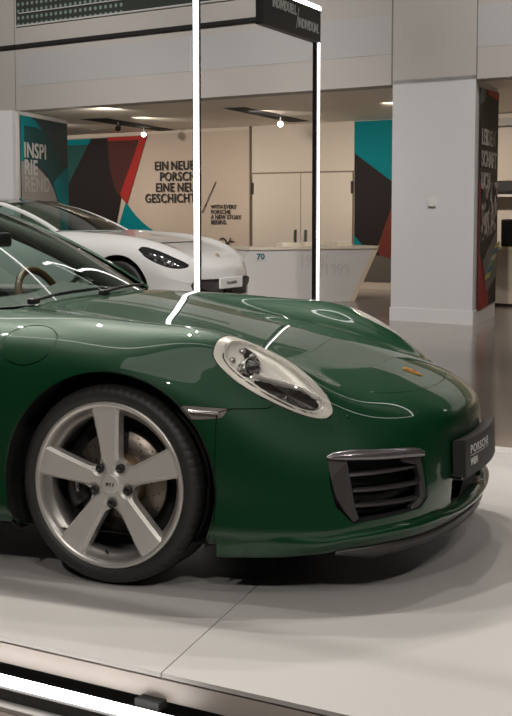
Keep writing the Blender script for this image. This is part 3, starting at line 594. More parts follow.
# ---- rear body with doors
CAB=[(-.46,-.3),(-.46,.60),(-.70,.70),(-1.2,.745),(-2.0,.745),(-2.35,.66),(-2.75,.52),(-2.8,-.3)]
RR=clip(RR,np.where(up(RR),-sdf(RR[0][:,[0,1]],CAB),.05))
DP=[(-.60,.17),(-.62,.60),(-.66,.90),(-1.9,.90),(-1.86,.5),(-1.72,.17)]
def sv(M): return (M[1][:,1]>.3)&(M[0][:,1]>.6)
door=clip(RR,np.where(sv(RR),sdf(RR[0][:,[0,2]],DP),-.05)-.002); rear=clip(RR,np.where(sv(RR),-sdf(RR[0][:,[0,2]],DP),.05)-.002)
for q in (door,mir(door)):
    d_=panel('door',q,PAINT,CAR,.012); s_=1 if q[0][:,1].mean()>0 else -1
    MB().box((-1.62,s_*.885,.70),(.20,.02,.028),bev=.008).build('door_handle',PAINT,d_)
panel('rear_body',merge(rear,mir(rear)),PAINT,CAR,.012)
mk('underbody',merge(UN,mir(UN))[0],merge(UN,mir(UN))[2],MATTEB,CAR,smooth=True)
# tail light bar and rear bumper trim
tl=MB().tube([(-3.36+.02*abs(y)*0-.0,y,.70) for y in np.linspace(-.60,.60,21)],.018); tl.build('tail_light',mat('red_lens',(.35,.01,.01),.2,coat=1),CAR)
# wheel housings
for cx in (0,-2.45):
    for s in (1,-1):
        b=MB(); th=np.linspace(math.radians(-27),math.radians(207),40)
        P=[[(cx+.392*math.cos(t),s*y,.335+.392*math.sin(t)) for y in (.50,.62,.75,.885 if cx==0 else .90)] for t in th]
        b.grid(P); b.add([(cx,s*.50,.335)]+[(cx+.392*math.cos(t),s*.50,.335+.392*math.sin(t)) for t in th],[(0,i,i+1) for i in range(1,len(th))])
        b.build('wheel_housing',MATTEB,CAR)
# ---- lower lip under the intakes and the black splitter
LP=open_spline([(.39,.868),(.45,.862),(.585,.828),(.715,.774),(.845,.70),(.94,.575),(1.0,.41),(1.03,.21),(1.042,0)],10)
tan=np.gradient(LP,axis=0); tan/=np.linalg.norm(tan,axis=1,keepdims=True); nr=np.stack([-tan[:,1],tan[:,0]],1); nr*=np.sign((nr@np.array([1,.4])))[:,None]; nr[-1]=(1,0)
s_=np.linspace(0,1,len(LP)); k_=np.clip((LP[:,0]-.47)/.30,0,1); k_=k_*k_*(3-2*k_); zb=np.interp(LP[:,0],[.39,.60,.72,.80,.90,1.05],[.128,.135,.146,.162,.170,.170])
prof=[(-.030,.268),(-.004,.262),(.012,.254),(.022,.244),(.026,.232),(.024,.215),(.016,.198),(.008,.184),(.0,.0),(-.03,.0)]
G=[]
for i in range(len(LP)):
    row=[]
    for q,(d,z) in enumerate(prof):
        if q>=8: z=zb[i]+(0 if q==8 else .004)
        else: z=zb[i]+(z-.17)*(1-.28*k_[i]-.17*max(0,min(1,(.40-LP[i,1])/.15)))+(1-k_[i])*.02*(q<3)
        dd=d*k_[i]+(1-k_[i])*(-.004 if q in(0,9) else .0025)
        if q==9: dd-=.03
        row.append((LP[i,0]+nr[i,0]*dd,LP[i,1]+nr[i,1]*dd,z))
    G.append(row)
G=np.array(G); full=np.concatenate([G,(G*MIR)[::-1][1:]])
o=MB().grid(full).build('front_lip',PAINT,CAR)
m_=o.modifiers.new('sub','SUBSURF'); m_.levels=m_.render_levels=1
sel=LP[:,0]>.755; G=[]
for i in np.where(sel)[0]:
    kk=min(1,(LP[i,0]-.755)/.10)
    G.append([(LP[i,0]+nr[i,0]*d,LP[i,1]+nr[i,1]*d,z) for d,z in [(-.02,zb[i]+.006),(.002,zb[i]+.001),(.006*kk-.002,zb[i]-.006-.004*kk),(.004*kk-.004,zb[i]-.010-.026*kk),(-.03,zb[i]-.012-.028*kk),(-.25,zb[i]-.012-.028*kk)]])
G=np.array(G); full=np.concatenate([G,(G*MIR)[::-1][1:]])
MB().grid(full).build('front_splitter',DARKP,CAR)
# ---- lamps
def smooth_obj(M,name,m,par): return mk(name,M[0],M[2],m,par,N=M[1])
for s in (1,-1):
    mm=(lambda A:A) if s==1 else mir
    fy=np.array([1,s,1.])
    ringM=lamp_in(lampraw,IQ,.0,-1)
    r1=clip(ringM,np.abs(sdf(lq(ringM[0]),IQ)+.006)-.0026)    # a thin dark joint inside the surround
    lamp=panel('headlamp',mm(r1),LAMPG,CAR,.014,label='headlamp with pale grey surround')
    lensM=lamp_in(lampraw,IQ,.0015)
    # bulge
    d=np.clip(sdf(lq(lensM[0]),IQ),0,.05); lens=(lensM[0]+LN*(0.006*np.sqrt(d/.05))[:,None],lensM[1],lensM[2])
    jj=lamp_in(lampraw,LQ*.985,.0,1); 
    jm=(lampraw[0]-lampraw[1]*.006,lampraw[1],lampraw[2]); jm=lamp_in(jm,IQ,.002,-1)
    smooth_obj(mm(jm),'seal',MATTEB,lamp)
    smooth_obj(mm(lens),'lens',LENS,lamp)
    # bowl: inner outline swept back
    def L3(a,b,h): return (LC+LE1*a+LE2*b+LN*h)*fy
    rim_h=[]
    lv=lq(lensM[0])
    for a,b in IQ:
        i=np.argmin(np.hypot(lv[:,0]-a,lv[:,1]-b)); rim_h.append((lensM[0][i]-LC)@LN)
    hm=float(np.mean(rim_h))-.008
    cx,cy=IQ.mean(0); B=[]
    for f_,h in [(1.0,0),(.97,-.006),(.93,-.010),(.86,-.014),(.60,-.018),(.25,-.020),(.01,-.020)]:
        B.append([L3(cx+(a-cx)*f_,cy+(b-cy)*f_,rh*f_+(hm+.008)*(1-f_)+h+.0) for (a,b),rh in zip(IQ,rim_h)])
    B=np.array(B); B=np.concatenate([B,B[:,:1]],1)
    MB().grid(B,flip=(s==1)).build('reflector_bowl',mat('lamp_bowl',(.80,.77,.71),.35,.25),lamp)
    # projector: barrel + ball lens at the rear end
    ax=np.array([.86,.22,.30]); ax/=np.linalg.norm(ax)
    def disc(name,c,r,prof,m,n=32,par=lamp,axv=ax):
        x=np.cross(axv,[0,0,1]);x/=np.linalg.norm(x);y=np.cross(x,axv); V=[];F=[];k=len(prof)
        for t in range(n):
            for (q,h) in prof: V.append(tuple((np.array(c)+(x*math.cos(2*math.pi*t/n)+y*math.sin(2*math.pi*t/n))*q*r+axv*h)*fy))
        for t in range(n):
            for i in range(k-1): F.append((t*k+i,((t+1)%n)*k+i,((t+1)%n)*k+i+1,t*k+i+1))
        return mk(name,V,F,m,par,smooth=True)
    pc=LC+LE1*(-.082)+LE2*(-.014)+LN*(hm-.012)
    rc_=closed_spline([(-.176,-.03),(-.178,.010),(-.158,.034),(-.12,.042),(-.085,.032),(-.055,.006),(-.052,-.035),(-.085,-.064),(-.13,-.060)],3)
    mk('lamp_recess',[L3(a,b_,hm-.003) for a,b_ in rc_],[tuple(range(len(rc_)))],LAMPD,lamp)
    disc('projector_housing',pc,.038,[(.95,-.045),(1.0,-.02),(1.0,.0),(.93,.008),(.88,.002),(.78,-.006)],LAMPI)
    disc('projector_lens',pc,.030,[(1.0,-.005),(.95,.010),(.8,.022),(.55,.031),(.25,.036),(.01,.037)],mat('dark_lens',(.16,.16,.165),.06,.7,1.0))
    # four-point daytime lights around the projector
    for a,b in ((-.135,.020),(-.095,.026),(-.100,-.052),(-.142,-.034)):
        disc('daytime_light',LC+LE1*a+LE2*b+LN*(hm+.002),.013,[(1.0,-.012),(1.0,0),(.7,.004),(.01,.006)],LAMPI,16)
    # bright blade across the lamp and the fluted dark lower tray
    bl=[(-.062,-.038),(-.02,-.026),(.04,.000),(.10,.022),(.155,.022)]
    b=MB(); V=[];F=[]
    for i,(a,c_) in enumerate(bl):
        for da,h in ((.007,.002),(.001,.008),(-.006,.003),(-.008,-.008)): V.append(L3(a,c_+da,hm+h))
    for i in range(len(bl)-1):
        for k in range(3): F.append((i*4+k,(i+1)*4+k,(i+1)*4+k+1,i*4+k+1))
    b.add(V,F); b.build('lamp_blade',mat('pale_chrome',(.75,.73,.70),.3,.5),lamp)
    tr=closed_spline([(-.045,-.060),(-.03,-.043),(.03,-.018),(.094,.010),(.150,.014),(.172,-.004),(.145,-.033),(.077,-.055),(.0,-.066)],4)
    cx2,cy2=tr.mean(0); V=[L3(cx2,cy2,hm-.006)];F=[]
    for i,(a,b_) in enumerate(tr): V.append(L3(a,b_,hm-.004*(i%2)))
    F=[(0,i+1,(i+1)%len(tr)+1) for i in range(len(tr))]
    mk('fluted_tray',V,F,LAMPD,lamp)
# side markers
for s,q in ((1,marker),(-1,mir(marker))):
    o=mk('side_marker',q[0]+q[1]*.001,q[2],mat('marker_lens',(.34,.31,.29),.15,.4,1.0),CAR,N=q[1],label='clear side marker lamp')
    q2=(q[0]*1.0,q[1],q[2]); h=.60
    v=q[0]-q[1]*.010; mk('marker_base',v,q[2],MATTEB,o)
    bar=MB().tube([(.30,s*.885,.607),(.36,s*.872,.604),(.395,s*.862,.601)],.006,6); bar.build('marker_reflector',CHROME,o)
# ---- side intakes
CX=np.array([.655,-.756,0.]) # along t on the y>0 side
def isurf(M):   # lookup x,y of the body at (t,z)
    V=M[0][iv(M)]; q=tz(V); return V,q
BV,BQ=isurf(bump_full)
def onb(t,z,inset=0,s=1):
    d=np.hypot(BQ[:,0]-t,BQ[:,1]-z); i=np.argsort(d)[:4]; w_=1/(d[i]+1e-4); p=(BV[i]*w_[:,None]).sum(0)/w_.sum()
    p=p.copy(); p[2]=z; p-=np.array([.756,.655,0])*inset; return p*np.array([1,s,1])
def patch(name,P,inset,m,par,s,depth=.012):
    # polygon P in (t,z) laid on the body surface, inset inwards, with thickness
    V=[onb(t,z,inset,s) for t,z in P]; W=[onb(t,z,inset+depth,s) for t,z in P]; n=len(V)
    b=MB(); b.add(V+W,[tuple(range(n)),tuple(range(n,2*n))[::-1]]+[(i,(i+1)%n,(i+1)%n+n,i+n) for i in range(n)]); return b.build(name,m,par,fix=True)
tI=lambda p: tuple(tz(np.array([p]))[0])
for s in (1,-1):
    W_=[onb(t,z,.0,s) for t,z in IP]; n=len(W_)
    D_=[onb(t,z,.10,s) for t,z in IP]
    b=MB(); b.add(W_+D_,[(i,(i+1)%n,(i+1)%n+n,i+n) for i in range(n)]+[tuple(range(n,2*n))])
    intake=b.build('side_intake',MATTEB,CAR,fix=True)
    # position lamp bar on top
    tb=np.linspace(-.004,.376,22); V=[];F=[]
    for i,t in enumerate(tb):
        u=(t-tb[0])/(tb[-1]-tb[0]); zt=np.interp(u,[0,.06,.25,.8,.95,1],[.460,.474,.479,.467,.460,.448]); zbm=np.interp(u,[0,.1,.8,1],[.452,.4475,.434,.428])
        for z,h in ((zt,.004),(zt-.002,-.006),((zt*.55+zbm*.45),-.011),(zbm+.003,-.008),(zbm,.004),(zbm-.001,.03)): V.append(onb(t,z,h,s))
    for i in range(len(tb)-1):
        for k in range(5): F.append((i*6+k,(i+1)*6+k,(i+1)*6+k+1,i*6+k+1))
    mk('position_lamp',V,F,mat('position_lamp_lens',(.16,.145,.15),.2,.5,1.0),intake,smooth=True)
    # dark outer panel on the wheel side
    pl=patch('intake_frame',[(-.002,.450),(.062,.446),(.066,.37),(.072,.30),(.082,.262),(.066,.25),(.040,.285),(.016,.33),(.004,.39)],.003,DARKP,intake,s,.03)
    # inner frame strip towards the centre
    patch('intake_frame',[(.27,.436),(.345,.437),(.366,.428),(.376,.36),(.383,.296),(.372,.268),(.30,.260),(.30,.272),(.345,.298),(.352,.36),(.338,.405),(.27,.424)],.006,DARKP,intake,s,.03)
    for k,(za,zc) in enumerate(((.398,.398),(.348,.342),(.300,.292))):
        ts=np.linspace(.064,.368,12); b=MB()
        V=[];F=[]
        for i,t in enumerate(ts):
            z=za+(zc-za)*i/11
            for dz,h in ((.004,.016),(-.004,.014),(-.006,.05),(.003,.05)): V.append(onb(t,z+dz,h,s))
        for i in range(11):
            for q in range(4): F.append((i*4+q,(i+1)*4+q,(i+1)*4+(q+1)%4,i*4+(q+1)%4))
        b.add(V,F); b.build('slat',DARKP,intake,fix=True)
# centre grille
b=MB(); b.box((.93,0,.315),(.02,.56,.20)); cg=b.build('centre_grille',MATTEB,CAR)
for z in (.385,.350,.318,.285,.255):
    b=MB(); pts=[(1.012-.55*(y*y)*.6-(.012),y,z) for y in np.linspace(-.255,.255,15)]
    V=[];F=[]
    for x,y,zz in pts:
        for dz,h in ((.004,0),(-.003,.0),(-.004,.04),(.003,.04)): V.append((x-h,y,zz+dz))
    for i in range(14):
        for q in range(4): F.append((i*4+q,(i+1)*4+q,(i+1)*4+(q+1)%4,i*4+(q+1)%4))
    b.add(V,F); b.build('slat',DARKP,cg,fix=True)
# number plate: curved black board with white lettering
def px_(y): return 1.094-.30*y*y
PW=.268
V=[];F=[];ys=np.linspace(-PW,PW,19)
for y in ys:
    for z,h in ((.328,0),(.325,-.006),(.325,-.045),(.452,-.045),(.458,-.006),(.455,0)): V.append((px_(y)+h-.03*(z-.39)*1.2,y,z))
for i in range(18):
    for q in range(6): F.append((i*6+q,(i+1)*6+q,(i+1)*6+(q+1)%6,i*6+(q+1)%6))
F+= [tuple(range(6)),tuple(range(18*6,19*6))[::-1]]
b=MB(); b.add(V,F); plate=b.build('number_plate',BLACKP,CAR,fix=True,label='curved black show plate with white lettering')
V=[];F=[]
for y in ys*1.03:
    for z,h in ((.318,-.034),(.318,-.012),(.332,-.010),(.332,-.075)): V.append((px_(y)+h,y,z))
for i in range(18):
    for q in range(4): F.append((i*4+q,(i+1)*4+q,(i+1)*4+(q+1)%4,i*4+(q+1)%4))
b=MB(); b.add(V,F); b.build('plate_holder',mat('plate_holder',(.10,.09,.08),.5),plate,fix=True)
def plate_text(body,size,y0,z0,**k):
    V,F=text_mesh(body,size,**k); W=[]
    for v in V: y=y0+v[0]; z=z0+v[1]; W.append((px_(y)+.0012+v[2]*.5-.036*(z-.39),y,z))
    return mk('plate_lettering',W,F,WHITE,plate)
plate_text('PORSCHE',.040,-.222,.404,bold=.0008,xs=1.25,space=1.15,ext=.0005)
plate_text('WIEN',.034,-.222,.362,bold=.0012,xs=.9,ext=.0005)
W=[(px_(y)+.001-.036*(z-.39),y,z) for y in np.linspace(-.222,.03,9) for z in (.3950,.3972)]
mk('plate_line',W,[(2*i,2*i+2,2*i+3,2*i+1) for i in range(8)],WHITE,plate)
# crest on the hood
hz=lambda x,y: hood[0][np.argmin((hood[0][:,0]-x)**2+(hood[0][:,1]-abs(y))**2)][2]
sh=[(-.032,-.026),(-.036,0),(-.032,.026),(-.012,.029),(.012,.024),(.030,.010),(.038,0),(.030,-.010),(.012,-.024),(-.012,-.029)]
V=[(.812+a,b_,hz(.812+a,b_)+.0035) for a,b_ in sh]+[(.812+a,b_,hz(.812+a,b_)-.002) for a,b_ in sh]; n=len(sh)
cr=mk('hood_crest',V,[tuple(range(n))]+[(i,(i+1)%n,(i+1)%n+n,i+n) for i in range(n)],GOLD,CAR,label='gold hood crest')
for a0,b0 in ((-.012,-.012),(.008,.010)):
    V=[(.812+a0+a,b0+b_,hz(.812,b0)+.0045-.33*(a0+a)) for a,b_ in ((-.007,-.008),(-.007,.008),(.007,.008),(.007,-.008))]; mk('crest_field',V,[(0,1,2,3)],CREST,cr)
# washer nozzle on each side of the nose
for s in (1,-1):
    p=np.array([.752,.632*s,.572]); b=MB(); b.lathe([(.0001,.012),(.006,.011),(.010,.006),(.012,0),(.012,-.01)],16,'Z',p); b.build('washer_nozzle',CHROME if False else PAINT,CAR)
# ---- wheels
def window_mesh():
    # rim face: polar mesh clipped so that five spokes remain
    nr_,nt=46,360; r=np.linspace(.004,.262,nr_); V=[];N=[]
    th=np.linspace(0,2*math.pi,nt,endpoint=False)
    R_,T_=np.meshgrid(r,th,indexing='ij'); X=R_*np.cos(T_); Z=R_*np.sin(T_)
    k=np.round((T_-math.pi/2)/(2*math.pi/5)); ta=T_-math.pi/2-k*2*math.pi/5; d=np.abs(R_*np.sin(ta))*np.where(np.cos(ta)>0,1,9)
    wd=np.interp(R_,[0,.06,.10,.16,.22,.262],[.031,.031,.0325,.039,.046,.051])
    F1=wd-d; F2=.078-R_; F3=R_-.2545
    def smax(a,b,k): h=np.clip(.5+.5*(a-b)/k,0,1); return b+(a-b)*h+k*h*(1-h)
    F=smax(F1,F2,.030); F=smax(F,F3,.010)
    base=np.interp(R_,[0,.03,.045,.075,.12,.18,.24,.262],[-.012,-.012,-.013,-.012,-.007,-.001,.004,.004])
    edge=np.clip(F1/.008,0,1); fl=np.where(R_>.060,(1-edge)*(-.010)*np.clip((R_-.06)/.03,0,1),0)
    hole=np.clip((F2+.03)/.03,0,1)
    # sunken pockets between spokes close to the hub where the bolts sit
    ang=np.abs(((T_-math.pi/2-math.pi/5)/(2*math.pi/5)+.5)%1-.5)*2*math.pi/5
    dl=np.hypot(R_*np.cos(ang)-.067,R_*np.sin(ang)); pocket=-.009*np.clip(1-(dl-.017)/.012,0,1)
    A=base+fl+pocket
    A-= .003*((R_>.035)&(R_<.037))
    P=np.stack([X,A,Z],-1); idx=np.arange(nr_*nt).reshape(nr_,nt); a=idx[:-1];b=idx[1:];a2=np.roll(a,-1,1);b2=np.roll(b,-1,1)
    T=np.concatenate([np.stack([a,b,b2],-1).reshape(-1,3),np.stack([a,b2,a2],-1).reshape(-1,3)])
    V=P.reshape(-1,3)
    # normals by finite difference
    e=np.zeros_like(V); fn=np.cross(V[T[:,1]]-V[T[:,0]],V[T[:,2]]-V[T[:,0]])
    for q in range(3): np.add.at(e,T[:,q],fn)
    e/=np.maximum(np.linalg.norm(e,axis=1,keepdims=True),1e-12)
    if e[:,1].mean()<0: e=-e; T=T[:,::-1]
    return clip((V,e,T),F.reshape(-1))
WM=window_mesh()
def boundary_wall(M,d0,draft):
    V,N,T=M; E=np.concatenate([T[:,[0,1]],T[:,[1,2]],T[:,[2,0]]]); S_=np.sort(E,1); key=S_[:,0]*len(V)+S_[:,1]
    _,i,c=np.unique(key,return_index=True,return_counts=True); B=E[i[c==1]]; rr=np.hypot(V[B[:,0],0],V[B[:,0],2]); B=B[(rr>.01)&(rr<.2610)]
    vv=[];ff=[]
    for a,b in B:
        k=len(vv)
        # slope inwards: walls widen toward the back
        t=V[b]-V[a]; o=np.cross(t,[0,1,0]); o/=max(np.linalg.norm(o),1e-9)
        vv+= [V[a],V[b],V[b]+np.array([0,-d0,0])-o*draft*0,V[a]+np.array([0,-d0,0])-o*draft*0]; ff.append((k,k+3,k+2,k+1))
    return vv,ff
def make_wheel(cx,s,phase=0,width=.245,parent=CAR):
    ya=.868 if cx==0 else .885
    root=empty('wheel',(cx,s*ya,.335)); root.parent=parent
    fl=np.array([1,s,1.])   # outward axis = +a
    c,q=math.cos(phase),math.sin(phase)
    def T_(V): V=np.asarray(V,float); return np.stack([V[:,0]*c-V[:,2]*q,V[:,1]*s,V[:,0]*q+V[:,2]*c],1)
    def fx(F): return [f[::-1] for f in F] if s==-1 else F
    wn=T_(WM[1]); rim=mk('rim',T_(WM[0]),[tuple(t) if s==1 else tuple(t[::-1]) for t in WM[2]],SILVER,root,N=wn,label='silver five-spoke alloy rim')
    vv,ff=boundary_wall(WM,.036,.008); b=MB(); b.add(T_(vv),fx(ff)); b.build('spoke_side',SILVERD,root,fix=True)
    pr=[(.262,.004),(.268,.009),(.276,.010),(.2795,.006),(.2795,.0),(.272,-.004)]
    b=MB(); b.lathe([(r,a*s) for r,a in pr],96); b.build('rim_lip',SILVERD,root,fix=True)
    pr=[(.262,.003),(.2535,-.006),(.252,-.022),(.240,-.030),(.234,-.038),(.232,-.075),(.240,-.082),(.244,-.20)]
    b=MB(); b.lathe([(r,a*s) for r,a in pr],96); b.build('rim_barrel',BARREL,root,fix=True)
    w_=width; prof=[(.270,-.006),(.276,.0),(.283,.007),(.297,.0125),(.311,.0115),(.321,.006),(.328,-.003),(.3325,-.014),(.3345,-.030),(.3349,-.058),(.327,-.060),(.327,-.068),(.335,-.070),(.335,-.108),(.327,-.110),(.327,-.118),(.335,-.120),(.335,-.155),(.327,-.157),(.327,-.165),(.3349,-.167),(.3340,-.205),(.328,-.226),(.311,-.236),(.285,-.232),(.270,-.215)]
    def mod(r,a,k,i):
        if 5<=i<=8 and k%5==0: return r-.004
        if 20<=i<=22 and k%5==0: return r-.004
        return r
    b=MB(); b.lathe([(r,a*s*w_/.245) for r,a in prof],360,mod=mod); b.build('tyre',RUBBER,root,fix=True)
    # brake disc with drilled holes, hub and caliper
    dd=MB(); dd.lathe([(.098,-.088*s),(.172,-.088*s),(.174,-.092*s),(.174,-.118*s),(.098,-.118*s)],96); disc_=dd.build('brake_disc',DISCM,root,fix=True)
    hm=MB()
    for k in range(60):
        t=2*math.pi*k/60; r=(.116,.132,.148,.160)[k%4]
        x,z=r*math.cos(t),r*math.sin(t); n=8; hm.add([(x+.0028*math.cos(2*math.pi*i/n),-.0872*s,z+.0028*math.sin(2*math.pi*i/n)) for i in range(n)],[tuple(range(n))])
    hm.build('drilled_holes',MATTEB,disc_)
    hb=MB(); hb.lathe([(.001,-.045*s),(.06,-.045*s),(.080,-.060*s),(.094,-.078*s),(.098,-.095*s)],64); hb.build('brake_hub',HATM,root,fix=True)
    hb=MB(); hb.lathe([(.10,-.125*s),(.225,-.125*s)],48); hb.build('dust_shield',MATTEB,root)
    cal=MB(); P=[];
    for t in np.linspace(math.radians(152),math.radians(212),12):
        P.append([((r)*math.cos(t),a*s,r*math.sin(t)) for r,a in ((.120,-.075),(.128,-.050),(.175,-.046),(.196,-.060),(.198,-.13),(.12,-.13))])
    cal.grid(P); cal.add(P[0],[tuple(range(6))]); cal.add(P[-1],[tuple(range(6))[::-1]]); ca=cal.build('brake_caliper',mat('caliper_black',(.012,.012,.012),.3,coat=.5),root,fix=True)
    V,F=text_mesh('PORSCHE',.015,bold=.0005,xs=1.15,ext=.0004,align='CENTER')
    W=[]
    for v in V:
        t=math.radians(182)+v[0]/.150*(-1); r=.150+v[1]-.007; W.append((r*math.cos(t),(-.0475+v[2])*s,r*math.sin(t)))
    mk('caliper_lettering',W,F,mat('dim_grey',(.35,.35,.34),.5),ca)
    for k in range(5):
        t=math.pi/2+math.pi/5+k*2*math.pi/5+phase
        b=MB(); b.lathe([(.0150,-.030*s),(.0150,-.013*s),(.0130,-.0105*s),(.0075,-.0095*s),(.0065,-.016*s),(.0002,-.017*s)],20,'Y',(.0655*math.cos(t),0,.0655*math.sin(t))); b.build('wheel_bolt',BLACKP,root,fix=True)
    b=MB(); b.lathe([(.0002,-.0085*s),(.030,-.0085*s),(.033,-.0095*s),(.0345,-.0115*s),(.0345,-.016*s)],48); cap=b.build('centre_cap',SILVER,root,fix=True)
    V,F=text_mesh('911',.017,bold=.0006,xs=1.35,ext=.0004,align='CENTER',shear=.25)
    mk('cap_lettering',[(v[0]*(-s),(-.0080+v[2])*s,v[1]-.006) for v in V],F,BLACKINK,cap)
    b=MB(); b.tube([(.236*math.cos(-1.62),-.018*s,.236*math.sin(-1.62)),(.222*math.cos(-1.62),-.006*s,.222*math.sin(-1.62))],.0045,8); b.build('valve',BLACKP,root)
    return root
w0=make_wheel(0,-1,math.radians(3)); make_wheel(0,1); make_wheel(-2.45,-1,.3,.30); make_wheel(-2.45,1,.5,.30)
w0.location.z=.3385; w0.rotation_euler=(math.radians(-1.5),0,math.radians(-1.5))
# ---- greenhouse
WB=open_spline([(-.47,0,.908),(-.495,.3,.906),(-.535,.48,.902),(-.595,.655,.893)],5); WT=open_spline([(-1.20,0,1.285),(-1.225,.25,1.281),(-1.275,.42,1.268),(-1.335,.530,1.246)],5)
def loft(A,B,n,bulge):
    out=[]
    for i in range(n+1):
        t=i/n; P=A*(1-t)+B*t; P=P+np.array(bulge)*(4*t*(1-t)); out.append(P)
    return np.array(out)
WS=loft(WB,WT,14,(.014,0,.028)); WSF=np.concatenate([(WS*MIR)[:,::-1][:,:-1],WS],1)
MB().grid(WSF).build('windscreen',GLASS,CAR)
edge=WS[:,-1]
rail=open_spline([(-1.335,.530,1.246),(-1.6,.548,1.250),(-1.9,.545,1.215),(-2.2,.53,1.14),(-2.5,.50,1.02),(-2.74,.47,.915)],5)
RC=open_spline([(-1.20,0,1.285),(-1.5,0,1.303),(-1.85,0,1.292),(-2.15,0,1.225),(-2.45,0,1.105),(-2.76,0,.935)],5)
RG=[]
for a,b_ in zip(rail,RC):
    RG.append([(b_*(math.cos(u*math.pi/2)**.8 if u<1 else 0)+a*(1-(math.cos(u*math.pi/2)**.8 if u<1 else 0)))*np.array([1,0,1])+np.array([0,a[1]*u,0]) for u in np.linspace(0,1,9)])
RG=np.array(RG)
# keep the roof's front edge on the windscreen's top edge
for k,u in enumerate(np.linspace(0,1,9)): RG[0,k]=WT[int(round(u*(len(WT)-1)))]
RF=np.concatenate([(RG*MIR)[:,::-1][:,:-1],RG],1)
MB().grid(RF[:16]).build('roof',PAINT,CAR); MB().grid(RF[15:]).build('rear_window',SIDEGL,CAR)
belt=open_spline([(-.60,.665,.893),(-.80,.742,.892),(-1.2,.778,.893),(-1.7,.782,.893),(-2.2,.75,.895),(-2.5,.66,.900),(-2.74,.50,.905)],8)
top=np.concatenate([edge,rail[1:]])
def resamp(P,n):
    d=np.concatenate([[0],np.cumsum(np.linalg.norm(np.diff(P,axis=0),axis=1))]); t=np.linspace(0,d[-1],n); return np.stack([np.interp(t,d,P[:,k]) for k in range(3)],1)
tp=resamp(top,40); bl_=np.stack([np.interp(tp[:,0][::-1],belt[:,0][::-1],belt[:,k][::-1])[::-1] for k in range(3)],1); bl_[:,0]=tp[:,0]
sg=loft(bl_,tp,6,(0,.018,0))
for s in (1,-1):
    m2=np.array([1,s,1.])
    MB().grid(sg[:,2:26]*m2).build('side_window',SIDEGL,CAR); MB().grid(sg[:,28:]*m2).build('rear_quarter',PAINT,CAR)
    MB().tube([tuple(p*m2+np.array([0,0,0])) for p in sg[:,27]],.022,8).build('door_pillar',BLACKP,CAR)
    e2=edge*m2; e3=np.array([WS[i,-4] for i in range(len(WS))])*m2
    # outer painted pillar and inner grey trim
    out=np.concatenate([edge,rail[1:16]])*m2
    P=[]
    for p in out: P.append([p+np.array([.020,-.012*s,.003]),p+np.array([.014,.004*s,.012]),p+np.array([-.004,.018*s,.012]),p+np.array([-.030,.024*s,.0]),p+np.array([-.035,.004*s,-.012])])
    MB().grid(P).build('windscreen_pillar',PAINT,CAR)
    P=[]
    for p,q in zip(edge,WS[:,-1]): 
        pp=p*m2; P.append([pp+np.array([.004,-.004*s,-.006]),pp+np.array([-.010,-.055*s,-.018]),pp+np.array([-.060,-.060*s,-.060]),pp+np.array([-.095,.0,-.060])])
    MB().grid(P).build('pillar_trim',mat('pillar_trim',(.115,.105,.095),.6),CAR)
    P=[]
    for p,q in zip(edge,WS[:,-2]*.5+WS[:,-1]*.5): P.append([p*m2+np.array([.003,0,.004]),q*m2+np.array([.003,0,.005])])
    MB().grid(P).build('windscreen_seal',BLACKP,CAR)
    # door mirror
    mbx=MB(); 
    V=[];F=[];c0=np.array([-1.06,.945*s,.955])
    for i in range(9):
        u=i/8*math.pi
        for k in range(14):
            t=2*math.pi*k/14; V.append(c0+np.array([.065*math.sin(u)*math.cos(t)*(1.0 if math.cos(t)>0 else .25),.105*math.cos(u),.062*math.sin(u)*math.sin(t)]))
    F=[(i*14+k,i*14+(k+1)%14,(i+1)*14+(k+1)%14,(i+1)*14+k) for i in range(8) for k in range(14)]
    mbx.add(V,F,True); mr=mbx.build('door_mirror',PAINT,CAR,fix=True)
    MB().tube([(-1.06,.77*s,.895),(-1.06,.86*s,.925)],.016,8).build('mirror_arm',BLACKP,mr)
# cowl panel with wipers
CW=[]
for i in range(len(WB)):
    a=WB[i]+np.array([-.03,0,-.012]); xh=-.468-.032*(WB[i,1]/.6)**2; b_=np.array([xh,WB[i,1]*.93,hz(xh,WB[i,1]*.93)-.006]); CW.append([a,a*.5+b_*.5-np.array([0,0,.006]),b_+np.array([-.006,0,-.004])])
CW=np.array(CW); CF=np.concatenate([(CW*MIR)[::-1][:-1],CW]); MB().grid(CF).build('cowl_panel',BLACKP,CAR)
for pts in ([(-.50,-.50,.915),(-.53,-.25,.925),(-.52,.05,.930),(-.50,.10,.928)],[(-.48,.02,.918),(-.50,.25,.928),(-.54,.52,.922)]):
    wp=MB().tube(open_spline(pts,5),.007,6).build('wiper',BLACKP,CAR); p=pts[0]
    MB().box((p[0]+.008,p[1],p[2]),(.03,.05,.022),bev=.006).build('wiper_pivot',BLACKP,wp)
# interior
DSH=mat('dashboard',(.055,.055,.052),.65,bump=(150,.1))
G=[]
for y in np.linspace(-.66,.66,25):
    hump=.035*math.exp(-((y-.37)/.16)**2); yy=abs(y)
    G.append([(-.50-.10*yy**2*2,y*.98,.895),(-.62,y,.900),(-.76,y,.902+hump*.6),(-.86,y,.900+hump),(-.93,y,.885+hump*.6),(-.95,y,.80),(-.90,y,.62)])
MB().grid(G).build('dashboard',DSH,CAR)
sw=MB(); c0=np.array([-.955,.37,.815]); ex=np.array([0,1,0]); ez=np.array([-.38,0,.925])
sw.tube([c0+ex*.183*math.cos(t)+ez*.183*math.sin(t) for t in np.linspace(0,2*math.pi,40,endpoint=False)],.0165,10,closed=True); st=sw.build('steering_wheel',TAN,CAR,label='tan leather steering wheel')
b=MB(); b.box(tuple(c0+np.array([.02,0,0])),(.05,.13,.12),bev=.02)
b.build('airbag_cover',DSH,st)
b=MB()
